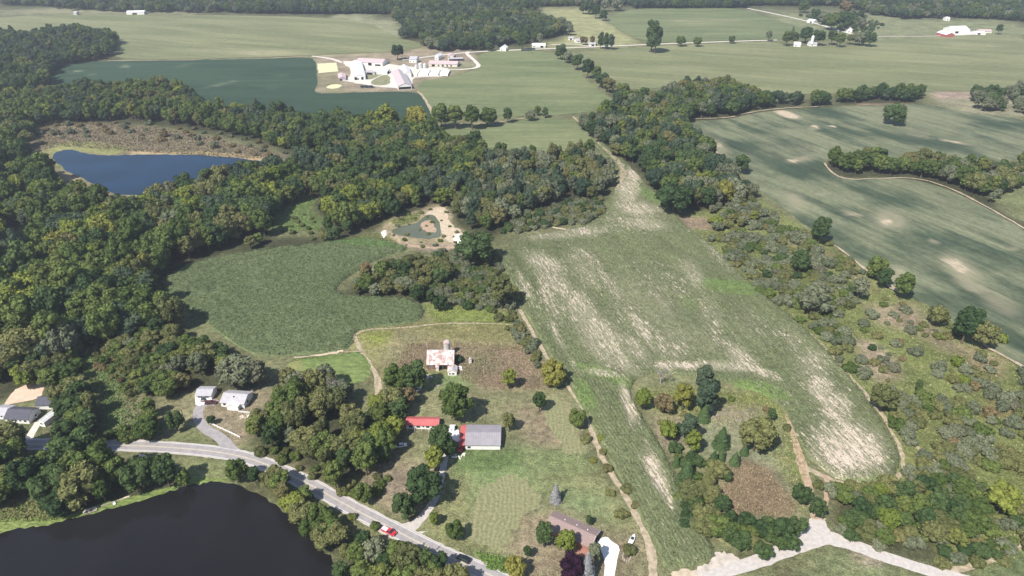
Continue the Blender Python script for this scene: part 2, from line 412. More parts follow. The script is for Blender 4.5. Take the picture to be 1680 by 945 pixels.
# ------------------------------------------------------------------ WOODS (outlines in photo pixels, taken at mid canopy height)
# name, outline, spacing m, (radius range m), height factor, looks {look: weight}, place phrase
W = [
 ('A', [(0,3),(75,5),(130,14),(200,17),(300,18),(420,19),(530,19),(640,20),(660,8),(1000,4),(1400,4),(1400,-10),(0,-12)], 9, (4.5,7), .95, dict(dark=3,mid=2,grey=2,blue=3), 'far treeline behind the pale field'),
 ('A2', [(420,-2),(880,-2),(880,12),(640,20),(420,20)], 8.5, (5,7.5), 1.0, dict(dark=4,blue=3,mid=1), 'far wood at the top'),
 ('B', [(640,18),(700,10),(860,13),(885,24),(925,32),(937,45),(925,54),(890,60),(872,66),(830,70),(790,77),(745,80),(700,78),(690,60),(655,58),(665,40),(645,30)], 8.5, (4.5,7.5), 1.0, dict(dark=4,mid=3,blue=4,grey=2,olive=1), 'wood behind the dairy farm'),
 ('C', [(1030,-6),(1240,-6),(1225,7),(1040,8)], 8.5, (5,7.5), 1.0, dict(dark=5,blue=4), 'dark far wood at the top right'),
 ('C2', [(1240,-8),(1420,-8),(1405,5),(1300,2)], 9, (5,7.5), 1.0, dict(dark=5,blue=4), 'dark far wood at the top right'),
 ('D', [(1395,-6),(1700,-8),(1710,36),(1640,29),(1560,26),(1480,28),(1425,20),(1400,8)], 9, (4.5,7.5), 1.0, dict(blue=4,grey=3,dark=3,mid=1), 'far wood behind the white farm'),
 ('E', [(-40,45),(0,48),(40,52),(85,45),(125,42),(180,53),(192,66),(178,90),(140,97),(100,102),(82,118),(75,138),(55,150),(-60,165)], 8.5, (5,7.5), 1.0, dict(dark=5,blue=3,mid=3), 'wood at the corner of the dark soybean field'),
 ('F', [(-60,155),(75,142),(130,135),(200,138),(270,130),(310,148),(322,165),(400,172),(500,182),(560,182),(560,236),(480,246),(420,222),(330,205),(280,198),(200,192),(100,196),(55,205),(42,235),(50,258),(-60,300)], 8, (4.5,7), 1.0, dict(mid=5,dark=4,olive=2,blue=2,yellow=1), 'wood above the blue lake'),
 ('G', [(560,182),(640,188),(700,198),(725,212),(800,240),(760,300),(740,340),(715,325),(690,333),(660,338),(635,352),(600,368),(572,380),(532,378),(520,356),(500,312),(500,272),(480,250),(560,236)], 8, (4.5,7), 1.0, dict(mid=5,dark=4,olive=2,blue=2,yellow=1.3), 'wood between lake and sand pit'),
 ('G2', [(800,240),(870,246),(960,238),(998,268),(1004,298),(985,322),(930,322),(860,345),(800,378),(770,368),(742,345),(760,300)], 7.5, (3.5,5.5), 1.0, dict(grey=5,olive=4,blue=3,mid=1), 'young grey green wood above the sand pit'),
 ('H', [(-60,290),(55,262),(75,262),(95,285),(130,300),(165,312),(205,326),(240,312),(270,300),(310,290),(360,275),(430,264),(492,272),(512,298),(480,335),(452,362),(440,378),(370,396),(290,425),(244,452),(248,480),(276,508),(322,548),(250,535),(180,560),(120,575),(60,600),(-60,560)], 8.2, (5.5,8.6), 1.08, dict(mid=6,dark=4,yellow=2.2,olive=2,blue=2,grey=.8), 'big wood left of the lower corn field'),
 ('H1', [(-60,440),(0,430),(120,420),(200,440),(215,520),(170,560),(60,575),(-60,560)], 9.5, (7,9.5), 1.15, dict(mid=5,yellow=3,dark=2), 'tall wood at the left edge'),
 ('H2', [(180,562),(250,536),(325,556),(380,590),(426,606),(440,616),(420,622),(360,628),(322,632),(275,642),(240,645),(215,610)], 6.2, (3.6,5.4), .72, dict(mid=5,dark=4,olive=2,grey=2.5,rust=.5), 'thicket behind the grey roofed houses'),
 ('H5', [(-60,560),(60,572),(125,566),(138,600),(112,624),(72,622),(30,630),(-60,665)], 6.0, (3.2,5.0), .7, dict(olive=5,yellow=2,mid=3,dark=1), 'olive thicket above the pink sand arena'),
 ('H3', [(80,612),(110,605),(140,622),(150,650),(180,690),(185,712),(150,722),(100,722),(94,690)], 6.5, (3.8,5.6), .8, dict(mid=3,dark=4,olive=3), 'trees beside the white roofed garage'),
 ('H4', [(215,650),(250,648),(258,690),(240,712),(205,712)], 7, (4.2,5.6), .85, dict(mid=4,dark=2,yellow=1), 'trees beside the weedy meadow'),
 ('I', [(372,402),(420,384),(470,376),(520,378),(575,376),(560,388),(520,394),(450,402),(400,408)], 6.5, (3,4.6), .7, dict(olive=3,mid=3,dark=2), 'tree belt above the lower corn field'),
 ('K', [(560,468),(602,436),(640,422),(700,414),(740,425),(735,455),(690,478),(640,478),(595,482),(570,486)], 6.5, (3.5,5.2), .8, dict(olive=4,mid=3,dark=2,grey=2,rust=.8), 'grove between the two corn fields'),
 ('L', [(1000,140),(1050,150),(1090,145),(1135,131),(1190,130),(1232,143),(1262,154),(1258,172),(1205,184),(1120,190),(1128,205),(1160,225),(1172,250),(1200,275),(1216,300),(1242,303),(1236,318),(1200,330),(1160,340),(1120,336),(1092,322),(1062,286),(1022,256),(990,236),(962,212),(945,196),(975,182),(1018,165)], 8, (4.5,7), 1.0, dict(dark=4,mid=4,blue=3,olive=2,grey=2,yellow=.6), 'wood above the streaked soybean field'),
 ('N', [(1255,157),(1312,152),(1314,168),(1262,171)], 8, (5,6.5), .9, dict(dark=5,blue=3), 'treeline on the edge of the big pale field'),
 ('N2', [(1324,152),(1364,152),(1364,168),(1324,170)], 8, (5,6.5), .9, dict(dark=5,mid=3), 'treeline on the edge of the big pale field'),
 ('N3', [(1372,148),(1430,144),(1514,144),(1516,160),(1440,163),(1376,163)], 8, (5,6.8), .95, dict(dark=5,mid=2,blue=2), 'treeline on the edge of the big pale field'),
 ('O', [(1595,150),(1625,142),(1652,160),(1652,180),(1605,178)], 8, (4.5,6.5), .95, dict(dark=4,grey=3), 'clump at the right edge of the pale field'),
 ('O2', [(1640,142),(1700,135),(1700,185),(1668,180),(1662,160)], 9, (4,6), .9, dict(dark=2,grey=4), 'clump at the right edge of the pale field'),
 ('Q', [(1350,262),(1370,250),(1400,252),(1450,244),(1500,253),(1560,256),(1620,260),(1720,264),(1720,300),(1650,304),(1636,325),(1700,362),(1680,360),(1640,338),(1600,312),(1560,298),(1500,281),(1440,278),(1392,280),(1362,270)], 7.5, (4.2,6.4), .9, dict(dark=3,mid=5,olive=2,grey=2), 'wooded strip across the streaked soybean field'),
 ('T', [(1375,812),(1440,802),(1500,782),(1560,770),(1622,800),(1655,845),(1600,890),(1555,906),(1480,898),(1425,872),(1385,850)], 5.6, (2.9,4.4), .62, dict(mid=6,olive=3,yellow=1.2,dark=3), 'young wood beside the gravel lane'),
 ('U', [(1125,770),(1150,750),(1195,765),(1200,820),(1150,870),(1135,820)], 5.2, (2.8,4.0), .6, dict(olive=5,cedar=0,mid=2,dark=2), 'trees left of the brown grass'),
 ('U2', [(1170,850),(1190,840),(1250,858),(1310,845),(1322,868),(1290,896),(1240,908),(1195,896)], 4.9, (2.8,4.2), .62, dict(dark=4,mid=5,olive=1), 'dense trees above the gravel lane'),
 ('V', [(392,768),(425,772),(470,790),(510,815),(548,850),(575,870),(610,895),(680,905),(740,925),(760,960),(560,960),(540,905),(500,862),(470,822),(430,800),(398,790)], 5.7, (3.4,5.0), .72, dict(mid=5,olive=4,yellow=1,dark=2,grey=.5), 'row between the road and near lake'),
 ('X', [(-60,690),(0,700),(25,722),(62,745),(78,716),(100,704),(146,712),(150,756),(200,750),(240,760),(285,752),(305,768),(280,785),(240,792),(190,795),(150,822),(105,838),(60,815),(0,820),(-60,840)], 7.6, (5,7.2), .92, dict(dark=5,mid=3,olive=2.5,rust=.3,blue=2), 'shade trees on the near lake shore'),
 ('Y', [(418,660),(445,628),(480,612),(540,615),(562,650),(580,690),(590,715),(575,760),(545,775),(515,755),(455,728),(412,712),(402,690)], 6.8, (4.2,6.2), .9, dict(mid=5,olive=4,dark=3,grey=1.5), 'wood left of the red roofed house'),
 ('Y2', [(590,700),(620,650),(655,665),(655,690),(640,730),(620,765),(590,765),(575,740)], 6.8, (4,5.6), .85, dict(mid=4,dark=4,yellow=.7), 'trees beside the red roofed house'),
 ('R0', [(1140,345),(1235,322),(1262,348),(1230,372),(1170,372)], 6, (2.8,4.4), .6, dict(mid=4,yellow=2,olive=3,grey=3), 'low trees above the scrubland'),
]
# scrub: shrubs, same fields
S = [
 ('s1', [(1165,392),(1270,350),(1345,395),(1420,460),(1405,500),(1370,520),(1405,560),(1425,620),(1390,605),(1340,545),(1290,515),(1240,470)], 5.4, (1.9,3.5), .85, dict(grey=7,mid=3,olive=3,dark=1,rust=.2), 'dense scrub along the corn field'),
 ('s2', [(1270,350),(1355,385),(1430,450),(1480,485),(1540,520),(1610,575),(1700,640),(1700,960),(1660,960),(1560,740),(1480,660),(1430,600),(1410,520)], 7.0, (1.0,3.1), .8, dict(grey=6,olive=4,mid=1.5,rust=.4,yellow=.4), 'scattered scrub on the right meadow'),
 ('s3', [(1440,655),(1500,650),(1570,660),(1620,720),(1680,700),(1700,750),(1620,765),(1600,755),(1560,760),(1500,742),(1470,700)], 5.2, (2.0,3.6), .85, dict(grey=8,olive=4,mid=2), 'dense scrub right of the bare corn patch'),
 ('s3b', [(1500,800),(1480,775),(1500,740),(1560,770),(1500,790)], 4.6, (1.8,3.2), 1.0, dict(grey=5,olive=4,mid=3), 'dense scrub right of the bare corn patch'),
 ('s4', [(1560,620),(1700,600),(1700,700),(1640,700),(1580,660)], 6, (1.8,3.4), .95, dict(grey=8,olive=2,rust=1), 'grey scrub at the right edge'),
 ('s5', [(1340,790),(1390,800),(1500,785),(1620,770),(1700,800),(1700,900),(1600,925),(1540,925),(1450,900),(1375,868),(1362,820)], 5.0, (1.6,3.0), .85, dict(mid=4,dark=1.5,olive=3,grey=3), 'undergrowth by the gravel lane'),
 ('s6', [(740,420),(790,440),(850,480),(850,505),(800,508),(740,497),(690,492),(700,460),(735,450)], 4.6, (1.5,3.0), .95, dict(grey=5,olive=4,mid=3,dark=1), 'scrub between the two corn fields'),
 ('s7', [(800,500),(850,510),(870,545),(892,590),(880,600),(850,560)], 5, (1.4,2.6), .9, dict(olive=5,grey=3,rust=1), 'bushes beside the dirt lane'),
 ('s8', [(855,350),(985,322),(990,345),(960,365),(900,370),(850,382),(820,380)], 4.8, (1.6,3.0), 1.0, dict(grey=6,blue=0,dark=2,olive=2), 'scrub above the main corn field'),
 ('s9', [(1120,880),(1105,740),(1115,700),(1150,745),(1145,840)], 4.5, (1.6,2.6), 1.0, dict(dark=4,cedar=2,mid=2), 'bushes on the left edge of the brown grass'),
 ('s10', [(60,205),(200,198),(320,210),(420,228),(475,250),(430,258),(330,238),(200,222),(60,225)], 15, (1.6,3.6), .9, dict(rust=3,grey=3), 'brown marsh bushes behind the far lake'),
 ('s11', [(150,560),(215,600),(225,640),(210,650),(160,600)], 5, (1.3,2.4), .9, dict(olive=4,rust=2,mid=3), 'bushes on the weedy meadow'),
 ('s12', [(400,735),(450,748),(500,775),(560,808),(600,820),(640,790),(640,775),(560,790),(450,728)], 5, (1.3,2.4), .9, dict(mid=4,olive=3), 'bushes above the road'),
 ('s13', [(150,722),(240,722),(255,700),(230,698),(160,712)], 4.6, (1.6,2.6), .9, dict(mid=5,yellow=1), 'bushes above the road'),
 ('s14', [(640,845),(610,855),(560,835),(585,870),(640,890)], 9, (1.2,2.0), .9, dict(mid=4,olive=3), 'bushes on the road verge'),
 ('s15', [(1070,640),(1280,645),(1295,700),(1290,750),(1220,720),(1090,720)], 10, (1.0,1.8), .8, dict(olive=4,rust=2,mid=2,cedar=1), 'small bushes on the tall grass island'),
 ('s16', [(650,350),(690,340),(735,345),(740,372),(765,385),(760,403),(700,405),(650,398),(635,388)], 9, (.8,1.6), .7, dict(olive=4,grey=3,mid=3), 'bushes around the sand pit pond'),
 ('s17', [(440,380),(500,345),(540,385),(520,392)], 9, (1.0,2.0), .8, dict(mid=4,olive=3), 'bushes in the small clearing'),
 ('s18', [(1310,25),(1400,20),(1450,40),(1420,60),(1395,52)], 12, (2,4), 1.0, dict(dark=4,grey=3), 'bushes by the far crossroads'),
 ('s19', [(935,690),(985,700),(1005,760),(1050,835),(1040,870),(1010,830),(975,770)], 8, (1.2,2.2), .8, dict(olive=4,yellow=1,rust=1), 'bushes beside the dirt lane'),
 ('s20', [(700,415),(790,400),(820,420),(830,470),(795,470),(740,430)], 4.8, (1.5,2.8), 1.0, dict(grey=6,olive=3,mid=2), 'scrub between the two corn fields'),
]
PLACE = {w[0]: w[6] for w in W}; PLACE.update({s[0]: s[6] for s in S})
# single trees: u, v of crown centre in the photo, crown width in px, look, label
T1 = [
 (748,662,46,'mid','big mid green lawn tree between the rusty barn and the grey pole barn'),
 (693,795,48,'dark','big round dark tree shading the gravel driveway'),
 (663,829,34,'dark','round dark tree at the driveway mouth'),
 (745,869,24,'mid','small round tree on the mown hay strips below the driveway'),
 (723,722,38,'dark','dark tree right beside the white gravel turnaround'),
 (713,752,34,'yellow','yellow green tree at the top of the gravel driveway'),
 (735,735,22,'dark','narrow dark tree between the driveway and the pole barn'),
 (650,622,36,'mid','left tree of the dense pair below the rusty barn'),
 (678,618,40,'dark','right tree of the dense pair below the rusty barn'),
 (640,655,34,'olive','olive tree at the foot of the field track'),
 (668,650,26,'rust','brownish tree above the red roofed house'),
 (623,680,30,'mid','small tree left of the lawn above the red roofed house'),
 (835,620,26,'yellow','yellow green tree in the red weeds right of the barn'),
 (885,658,26,'dark','small dark tree on the meadow near the dirt lane'),
 (907,611,34,'yellow','bright green tree on the edge of the dirt lane'),
 (948,685,24,'mid','small green tree on the lane edge below the bright green one'),
 (835,692,24,'olive','twiggy olive tree right behind the grey pole barn'),
 (893,877,35,'dark','dark tree on the left front corner of the ranch house'),
 (929,889,31,'yellow','yellow green tree in front of the ranch house'),
 (938,927,38,'purple','purple leaved tree in the front yard of the ranch house'),
 (976,906,26,'grey','grey green tree at the edge of the white concrete drive'),
 (865,905,16,'dark','tiny round tree on the bare ground left of the ranch house'),
 (845,930,28,'yellow','bright green bushy tree left of the purple tree'),
 (966,853,13,'dark','small dark tree behind the ranch house'),
 (712,850,16,'yellow','small yellow green tree beside the driveway fork'),
 (595,809,26,'mid','small round tree on the road verge'),
 (548,778,40,'mid','bushy tree just above the road bend'),
 (598,752,46,'mid','large dense tree beside the brown lawn'),
 (190,772,44,'mid','leafy shade tree left of the gap between the road and the lake'),
 (226,776,42,'dark','round dark shade tree on the lake shore beside the dock'),
 (270,772,46,'dark','rightmost dark shade tree before the open lake shore'),
 (128,792,54,'olive','broad olive willow like tree on the lake shore'),
 (165,802,34,'mid','mid green tree hanging over the timber shore wall'),
 (300,785,20,'mid','low tree beside the rightmost dark shade tree'),
 (388,772,30,'mid','lone tree between the road and the lake'),
 (1470,185,28,'dark','lone dark tree standing in the streaked soybean field'),
 (833,188,18,'dark','lone dark tree at the end of the field hedge'),
 (870,187,14,'grey','greyish tree on the field boundary right of the lone dark tree'),
 (895,184,11,'dark','small tree on the field boundary by the yellow patch'),
 (882,181,10,'mid','tiny tree between two others on the field boundary'),
 (652,84,19,'dark','round dark tree behind the dairy farm'),
 (722,190,30,'mid','leftmost tree of the hedge above the small field'),
 (747,190,30,'mid','second tree of the hedge above the small field'),
 (774,191,30,'mid','third tree of the hedge above the small field'),
 (800,190,24,'mid','rightmost tree of the hedge above the small field'),
 (684,194,34,'yellow','yellow green tree at the corner of the dark soybean field'),
 (633,192,36,'yellow','bright tree on the lower edge of the dark soybean field'),
 (920,84,18,'dark','topmost tree of the diagonal field hedge'),
 (931,92,14,'grey','second tree of the diagonal field hedge'),
 (947,100,19,'dark','third tree of the diagonal field hedge'),
 (965,111,24,'dark','large fourth tree of the diagonal field hedge'),
 (979,120,18,'mid','fifth tree of the diagonal field hedge'),
 (989,130,18,'dark','lowest tree of the diagonal field hedge'),
 (1000,138,18,'olive','olive tree where the diagonal hedge meets the wood'),
 (1118,66,13,'mid','small bushy tree on the far road, left one'),
 (1145,67,12,'mid','small bushy tree on the far road, middle one'),
 (1201,64,9,'mid','tiny tree on the far road, right one'),
 (1640,47,12,'dark','round dark tree at the right end of the white farm'),
 (1414,39,14,'grey','pale grey tree beside the far crossroads'),
 (1414,22,10,'dark','narrow dark tree above the far crossroads'),
 (1367,33,22,'mid','left tree over the far roadside house'),
 (1388,34,24,'dark','right tree over the far roadside house'),
 (1338,24,16,'dark','dark tree behind the small white shed on the far road'),
 (1350,30,14,'grey','grey green tree right of the small white shed'),
 (1323,56,20,'dark','tall dark tree beside the white tower house'),
 (1343,60,20,'dark','round dark tree right of the white tower house'),
 (1366,60,18,'dark','dark round tree in the middle of the far farmstead row'),
 (1380,64,18,'mid','green tree right of the middle of the far farmstead row'),
 (1396,63,12,'olive','small olive tree in the far farmstead row'),
 (1412,61,18,'grey','grey green tree near the right end of the far farmstead row'),
 (1428,63,18,'dark','rightmost tree of the far farmstead row'),
 (1292,62,18,'mid','leftmost tree of the far farmstead row'),
 (1304,62,16,'dark','second tree from the left in the far farmstead row'),
 (1262,58,12,'grey','small grey tree left of the far farmstead row'),
 (935,47,14,'grey','tall grey tree at the corner of the wood'),
 (886,63,14,'grey','greyish yard tree by the far road'),
 (857,66,24,'dark','dark bushy tree by the far roadside house'),
 (803,75,11,'dark','small dark tree left of the brown roofed house'),
 (958,65,11,'rust','brownish tree beside the far road house'),
 (972,66,10,'rust','small brownish tree right of the far road house'),
 (958,12,14,'dark','left tree of the far hedge on the yellow hill'),
 (966,10,18,'dark','second tree of the far hedge on the yellow hill'),
 (978,17,18,'dark','third tree of the far hedge on the yellow hill'),
 (990,24,13,'dark','lowest tree of the far hedge on the yellow hill'),
 (993,8,14,'grey','left tree of the small group at the top'),
 (1012,6,16,'grey','right tree of the small group at the top'),
 (1320,10,14,'dark','small dark tree in the far meadow'),
 (1388,12,20,'rust','brownish tree at the edge of the far wood'),
 (780,403,46,'dark','big dark tree beside the white spoil heap'),
 (823,478,44,'olive','big olive tree on the left corner of the main corn field'),
 (683,480,22,'dark','dark tree at the lower edge of the grove'),
 (706,486,16,'dark','small dark round tree left of the pair in the clearing'),
 (722,496,18,'dark','dark round tree in the clearing, lower right one'),
 (1122,650,36,'yellow','yellow green tree in the group on the grass island'),
 (1056,655,26,'yellow','pale green tree at the left of the island group'),
 (1090,660,26,'rust','brown tree in the island group'),
 (1098,704,27,'yellow','small yellow green tree alone on pale grass'),
 (1138,724,31,'yellow','yellow green round tree beside the dark cedar'),
 (1242,712,46,'olive','broad olive tree in the middle of the grass island'),
 (1266,680,16,'dark','small dark tree near the sandy track'),
 (1317,810,24,'dark','round dark tree left of the sandy track fork'),
 (1342,832,26,'dark','round dark tree between the two sandy tracks'),
 (1650,815,44,'yellow','yellow green tree in the lower right wood'),
 (1572,593,0,'',''),
 (1590,532,50,'dark','large dark tree on the soybean edge'),
 (1618,548,36,'olive','olive tree on the soybean edge below the large dark one'),
 (1484,468,34,'mid','tree on the soybean edge beside the pale strip'),
 (1440,440,28,'mid','upper tree on the soybean edge above the pale strip'),
 (1452,455,24,'dark','lower tree on the soybean edge above the pale strip'),
 (1348,377,36,'dark','dark tree at the top corner of the scrubland'),
 (1108,322,44,'dark','dark tree on the upper right corner of the main corn field'),
 (1314,428,28,'dark','dark upright tree in the upper scrub'),
 (1336,487,40,'grey','greyish tree in the middle of the scrub'),
 (1412,472,28,'grey','purplish grey tree on the edge of the scrub'),
 (1540,515,26,'olive','olive bushy tree on the soybean edge'),
 (1452,652,36,'olive','olive tree with dark gaps beside the dirt track'),
 (1508,632,14,'dark','small dark tree alone on the right meadow'),
 (1218,268,24,'dark','dark tree at the sandy edge of the soybean field'),
 (28,388,0,'',''),
 (325,595,30,'grey','silvery tree behind the garage with the concrete pad'),
 (385,606,48,'grey','large silvery tree behind the grey roofed ranch house'),
 (422,612,36,'grey','silvery tree at the right end of the thicket'),
 (346,688,10,'dark','tiny dark tree inside the driveway loop'),
 (286,690,26,'dark','dark bushy tree beside the utility pole'),
]
T1 = [t for t in T1 if t[2]]
T1 += [(u, v, w, lk, lb) for u, v, w, lk, lb in [
 (912,810,17,'spruce','pale blue spruce alone on the mown meadow'),
 (964,930,26,'spruce','pale grey spruce beside the purple tree'),
 (1157,622,24,'poplar','tallest dark tree in the island group'),
 (1160,648,26,'poplar','dark tall tree right of the yellow green one on the island'),
 (1156,678,18,'cedar','dark cedar at the bottom of the island group'),
 (1131,700,22,'poplar','dark upright tree behind the yellow green round tree'),
 (1185,718,23,'cedar','broad dark cedar alone on the green grass'),
 (1207,752,15,'cedar','small cedar at the top of the brown grass'),
 (1222,738,12,'cedar','tiny cedar below the broad olive tree'),
 (1171,753,18,'cedar','cedar left above the brown grass'),
 (1183,748,14,'cedar','narrow cedar next to another above the brown grass'),
 (1110,757,12,'cedar','tiny dark cedar beside the corn edge'),
 (1128,770,22,'cedar','dark cedar by the corn on the left island edge'),
 (1070,55,16,'poplar','left tall tree of the clump on the far road'),
 (1077,57,16,'poplar','right tall tree of the clump on the far road'),
 (986,64,9,'poplar','left upright tree of the windbreak on the far road'),
 (994,65,9,'poplar','middle upright tree of the windbreak on the far road'),
 (1003,66,9,'poplar','right upright tree of the windbreak on the far road'),
 (1300,56,10,'cedar','pointed evergreen in the far farmstead row'),
]]
DT = [(545,645,40,'grey leafless tree rising from the wood above the driveway'), (636,912,22,'grey leafless tree in the row beside the near lake'),
      (1086,612,26,'pale leafless tree at the top of the island group'), (520,612,0,'')]
DT += [(1655,150,18,'pale bare tree at the right edge beyond the dark clump'), (470,262,16,'pale bare snag standing at the right end of the brown marsh')]
DT = [d for d in DT if d[2]]

# ------------------------------------------------------------------ scatter
def scatter(polyW, sp, r):
    lo, hi = polyW.min(0), polyW.max(0); n = int((hi-lo).prod()/(sp*sp)*6)
    c = r.uniform(lo, hi, (n, 2)); c = c[inside(c, polyW)]
    cell = {}; out = []
    s2 = sp*.72; g = s2
    for p in c:
        k = (int(p[0]//g), int(p[1]//g)); ok = True
        for i in (-1, 0, 1):
            for j in (-1, 0, 1):
                for q in cell.get((k[0]+i, k[1]+j), ()):
                    if (q[0]-p[0])**2+(q[1]-p[1])**2 < s2*s2: ok = False; break
                if not ok: break
            if not ok: break
        if ok: cell.setdefault(k, []).append(p); out.append(p)
    return out
def fits(p, pts, ht, k_=.22, rad=5.0):
    """crown top and foot must both lie inside the outline traced from the photo, give or take part of the tree's height"""
    rp = rad*F/(p[1]*CP+H*SP); A = np.array([pix(p[0], p[1], ht*.95), pix(p[0], p[1], 1.0)]); mid_ = A[:1]*.55+A[1:]*.45
    A = np.vstack([A, mid_+[[-rp*.65, 0]], mid_+[[rp*.65, 0]]]); tol = max(2.0, k_*abs(A[1][1]-A[0][1])); o = np.array(pts, float)
    for hp in HOLEPX:
        if mid_[0][0] < hp[:, 0].min()-40 or mid_[0][0] > hp[:, 0].max()+40 or mid_[0][1] < hp[:, 1].min()-40 or mid_[0][1] > hp[:, 1].max()+40: continue
        if inside(mid_, hp)[0] or dist_edge(mid_, hp)[0] < rp*.8: return False
    if A[0][1] < 4: return True
    ok = inside(A, o) | (dist_edge(A, o) < tol)
    return bool(ok.all())
HOLEPX = [np.array(h, float) for h in (
 [(442,385),(450,352),(478,328),(512,314),(520,330),(514,350),(530,362),(524,380)],
 [(138,606),(158,574),(182,584),(206,612),(218,650),(214,696),(194,700),(172,662)],
 [(20,372),(42,372),(45,392),(20,394)],
 [(80,250),(150,240),(300,250),(400,262),(330,275),(262,300),(232,318),(170,322),(100,290)],
 [(250,645),(330,640),(330,700),(300,730),(252,715)], [(405,640),(440,632),(440,650),(410,676)])]
def pick_look(ks, w, p, r):
    """looks come in drifts: a slow wave over the ground favours one look or another"""
    f = np.array([math.exp(1.1*math.sin(p[0]*.035+k*2.1)*math.cos(p[1]*.028+k*1.3)) for k in range(len(ks))]); q = w*f
    return ks[r.choice(len(ks), p=q/q.sum())]
trees = []   # dict(x,y,s,hs,look,var,place,label)
holes = [poly(h) for h in ([(165,335),(212,335),(212,350),(165,350)], [(-10,372),(45,372),(45,395),(-10,395)])]
for name, pts, sp, rr, hf, looks, place in W:
    r = np.random.default_rng(sum(map(ord, name))*7)
    pw = poly(pts, 7*hf)
    ks = [k for k in looks if looks[k]]; w = np.array([looks[k] for k in ks], float); w /= w.sum()
    for p in scatter(pw, sp, r):
        if any(inside(np.array([p]), h)[0] for h in holes): continue
        rad = rr[0]*.82+(rr[1]*1.12-rr[0]*.82)*r.beta(1.6, 1.9); look = pick_look(ks, w, p, r)
        if not fits(p, pts, 13*(rad/5.0)**.6*hf, .4 if name in ('V','Y','Y2','T','U','U2','H2','H4','H5') else .22, rad*(.5 if name in ('U','U2','H2','H4','V') else 1)): continue
        if look not in ('x',) and math.sin(p[0]*.071+2*math.sin(p[1]*.043))+math.sin(p[1]*.089+1.3*math.sin(p[0]*.057)) > 1.72: continue
        # colours come in drifts: neighbours tend to be alike
        trees.append(dict(x=p[0], y=p[1], s=rad/5.0, hs=(rad/5.0)**.6*hf*r.uniform(.78, 1.3), look=look, var=int(r.integers(len(CR[look]))), place=name, label=None))
r = np.random.default_rng(99)
for u, v, w, look, lb in T1:
    rad = w/2/pxm(v+8)*1.14; nr = NOMR.get(look, 5.0); nh = NOMH.get(look, 13.0)
    s = rad/nr; hs = s**.8 if look not in NOMR else s*1.0
    zc = nh*hs*(.55 if look not in ('spruce', 'cedar') else .42)
    b = at(u, v, zc)
    trees.append(dict(x=b.x, y=b.y, s=s, hs=hs, look=look, var=int(r.integers(len(CR[look]))), place='single', label=lb))
# open ground round the hand placed trees
hand = [t for t in trees if t['label']]
keep = []
for t in trees:
    if t['label'] is None and any((t['x']-h['x'])**2+(t['y']-h['y'])**2 < (3.0*h['s']+2.6)**2 for h in hand): continue
    keep.append(t)
trees = keep
shrubs = []
for name, pts, sp, rr, hf, looks, place in S:
    r = np.random.default_rng(sum(map(ord, name))*13)
    pw = poly(pts, 1.2)
    ks = [k for k in looks if looks[k] and k in SH]; w = np.array([looks[k] for k in ks], float); w /= w.sum()
    for p in scatter(pw, sp, r):
        rad = r.uniform(*rr); look = ks[r.choice(len(ks), p=w)]
        if name != 's17' and name != 's11' and any(inside(np.array([pix(p[0], p[1], 1)]), hp)[0] for hp in HOLEPX): continue
        if any((p[0]-h['x'])**2+(p[1]-h['y'])**2 < (2.2*h['s']+.8)**2 for h in hand): continue
        if name in ('s2','s3','s4','s5','s1','s15') and math.sin(p[0]*.17+2*math.sin(p[1]*.11))+math.sin(p[1]*.19+1.7*math.sin(p[0]*.13)) > {'s2': .1, 's3': 1.1, 's4': .8, 's5': 1.2, 's1': 1.15, 's15': .4}[name]: continue
        shrubs.append(dict(x=p[0], y=p[1], s=rad/2.0, hs=rad/2.0*hf*r.uniform(.8, 1.2), look=look, var=int(r.integers(len(SH[look]))), place=name, label=None))
for u, v, w, look, lb in [
 (1572,593,20,'yellow','bright yellow green shrub on the right meadow'), (1640,555,22,'yellow','yellowish shrub beside the large tree on the soybean edge'),
 (1475,560,14,'rust','small reddish grey shrub alone on the right meadow'), (1430,570,13,'dark','dark round shrub on the pale bare strip'),
 (905,660,0,'','') , (1003,595,0,'',''), (715,580,0,'',''),(812,510,0,'',''),
 (590,745,0,'',''), (704,593,10,'mid','green bush growing against the rusty barn front'), (752,590,14,'dark','dark bush in the shade of the rusty barn'),
 (1033,902,20,'olive','olive bush beside the ranch house lawn edge')]:
    if not w: continue
    rad = w/2/pxm(v); b = at(u, v, rad*.6)
    shrubs.append(dict(x=b.x, y=b.y, s=rad/2, hs=rad/2, look=look, var=0, place='single', label=lb))
def bigness(t, nom=5.0):
    z = t['y']*CP+H*SP
    u, v = pix(t['x'], t['y'], 3)
    if not (-20 < u < 1700 and -10 < v < 970): return -1
    return NOMR.get(t['look'], nom)*t['s']/z
for t in trees: t['big'] = bigness(t)+(10 if t['label'] else 0)
for t in shrubs: t['big'] = bigness(t, 2.0)+(10 if t['label'] else 0)
trees.sort(key=lambda t: -t['big']); shrubs.sort(key=lambda t: -t['big'])
NI = 290
LOOKN = {'mid': 'mid green', 'dark': 'dark green', 'yellow': 'yellow green', 'olive': 'olive green', 'grey': 'grey green', 'blue': 'bluish green', 'rust': 'brownish', 'purple': 'purple', 'cedar': 'dark evergreen'}
def where(t, lst):
    """near/far and left/right part of the place the tree stands in, as seen in the photo"""
    us = [pix(q['x'], q['y']) for q in lst if q['place'] == t['place']]
    u0, u1 = min(a for a, b in us), max(a for a, b in us); v0, v1 = min(b for a, b in us), max(b for a, b in us)
    u, v = pix(t['x'], t['y'])
    a = ['left', 'middle', 'right'][min(2, int(3*(u-u0)/(u1-u0+1e-6)))]; b = ['upper', 'central', 'lower'][min(2, int(3*(v-v0)/(v1-v0+1e-6)))]
    return (b+' '+a).replace('central middle', 'central')
indiv = trees[:NI]; rest = trees[NI:]
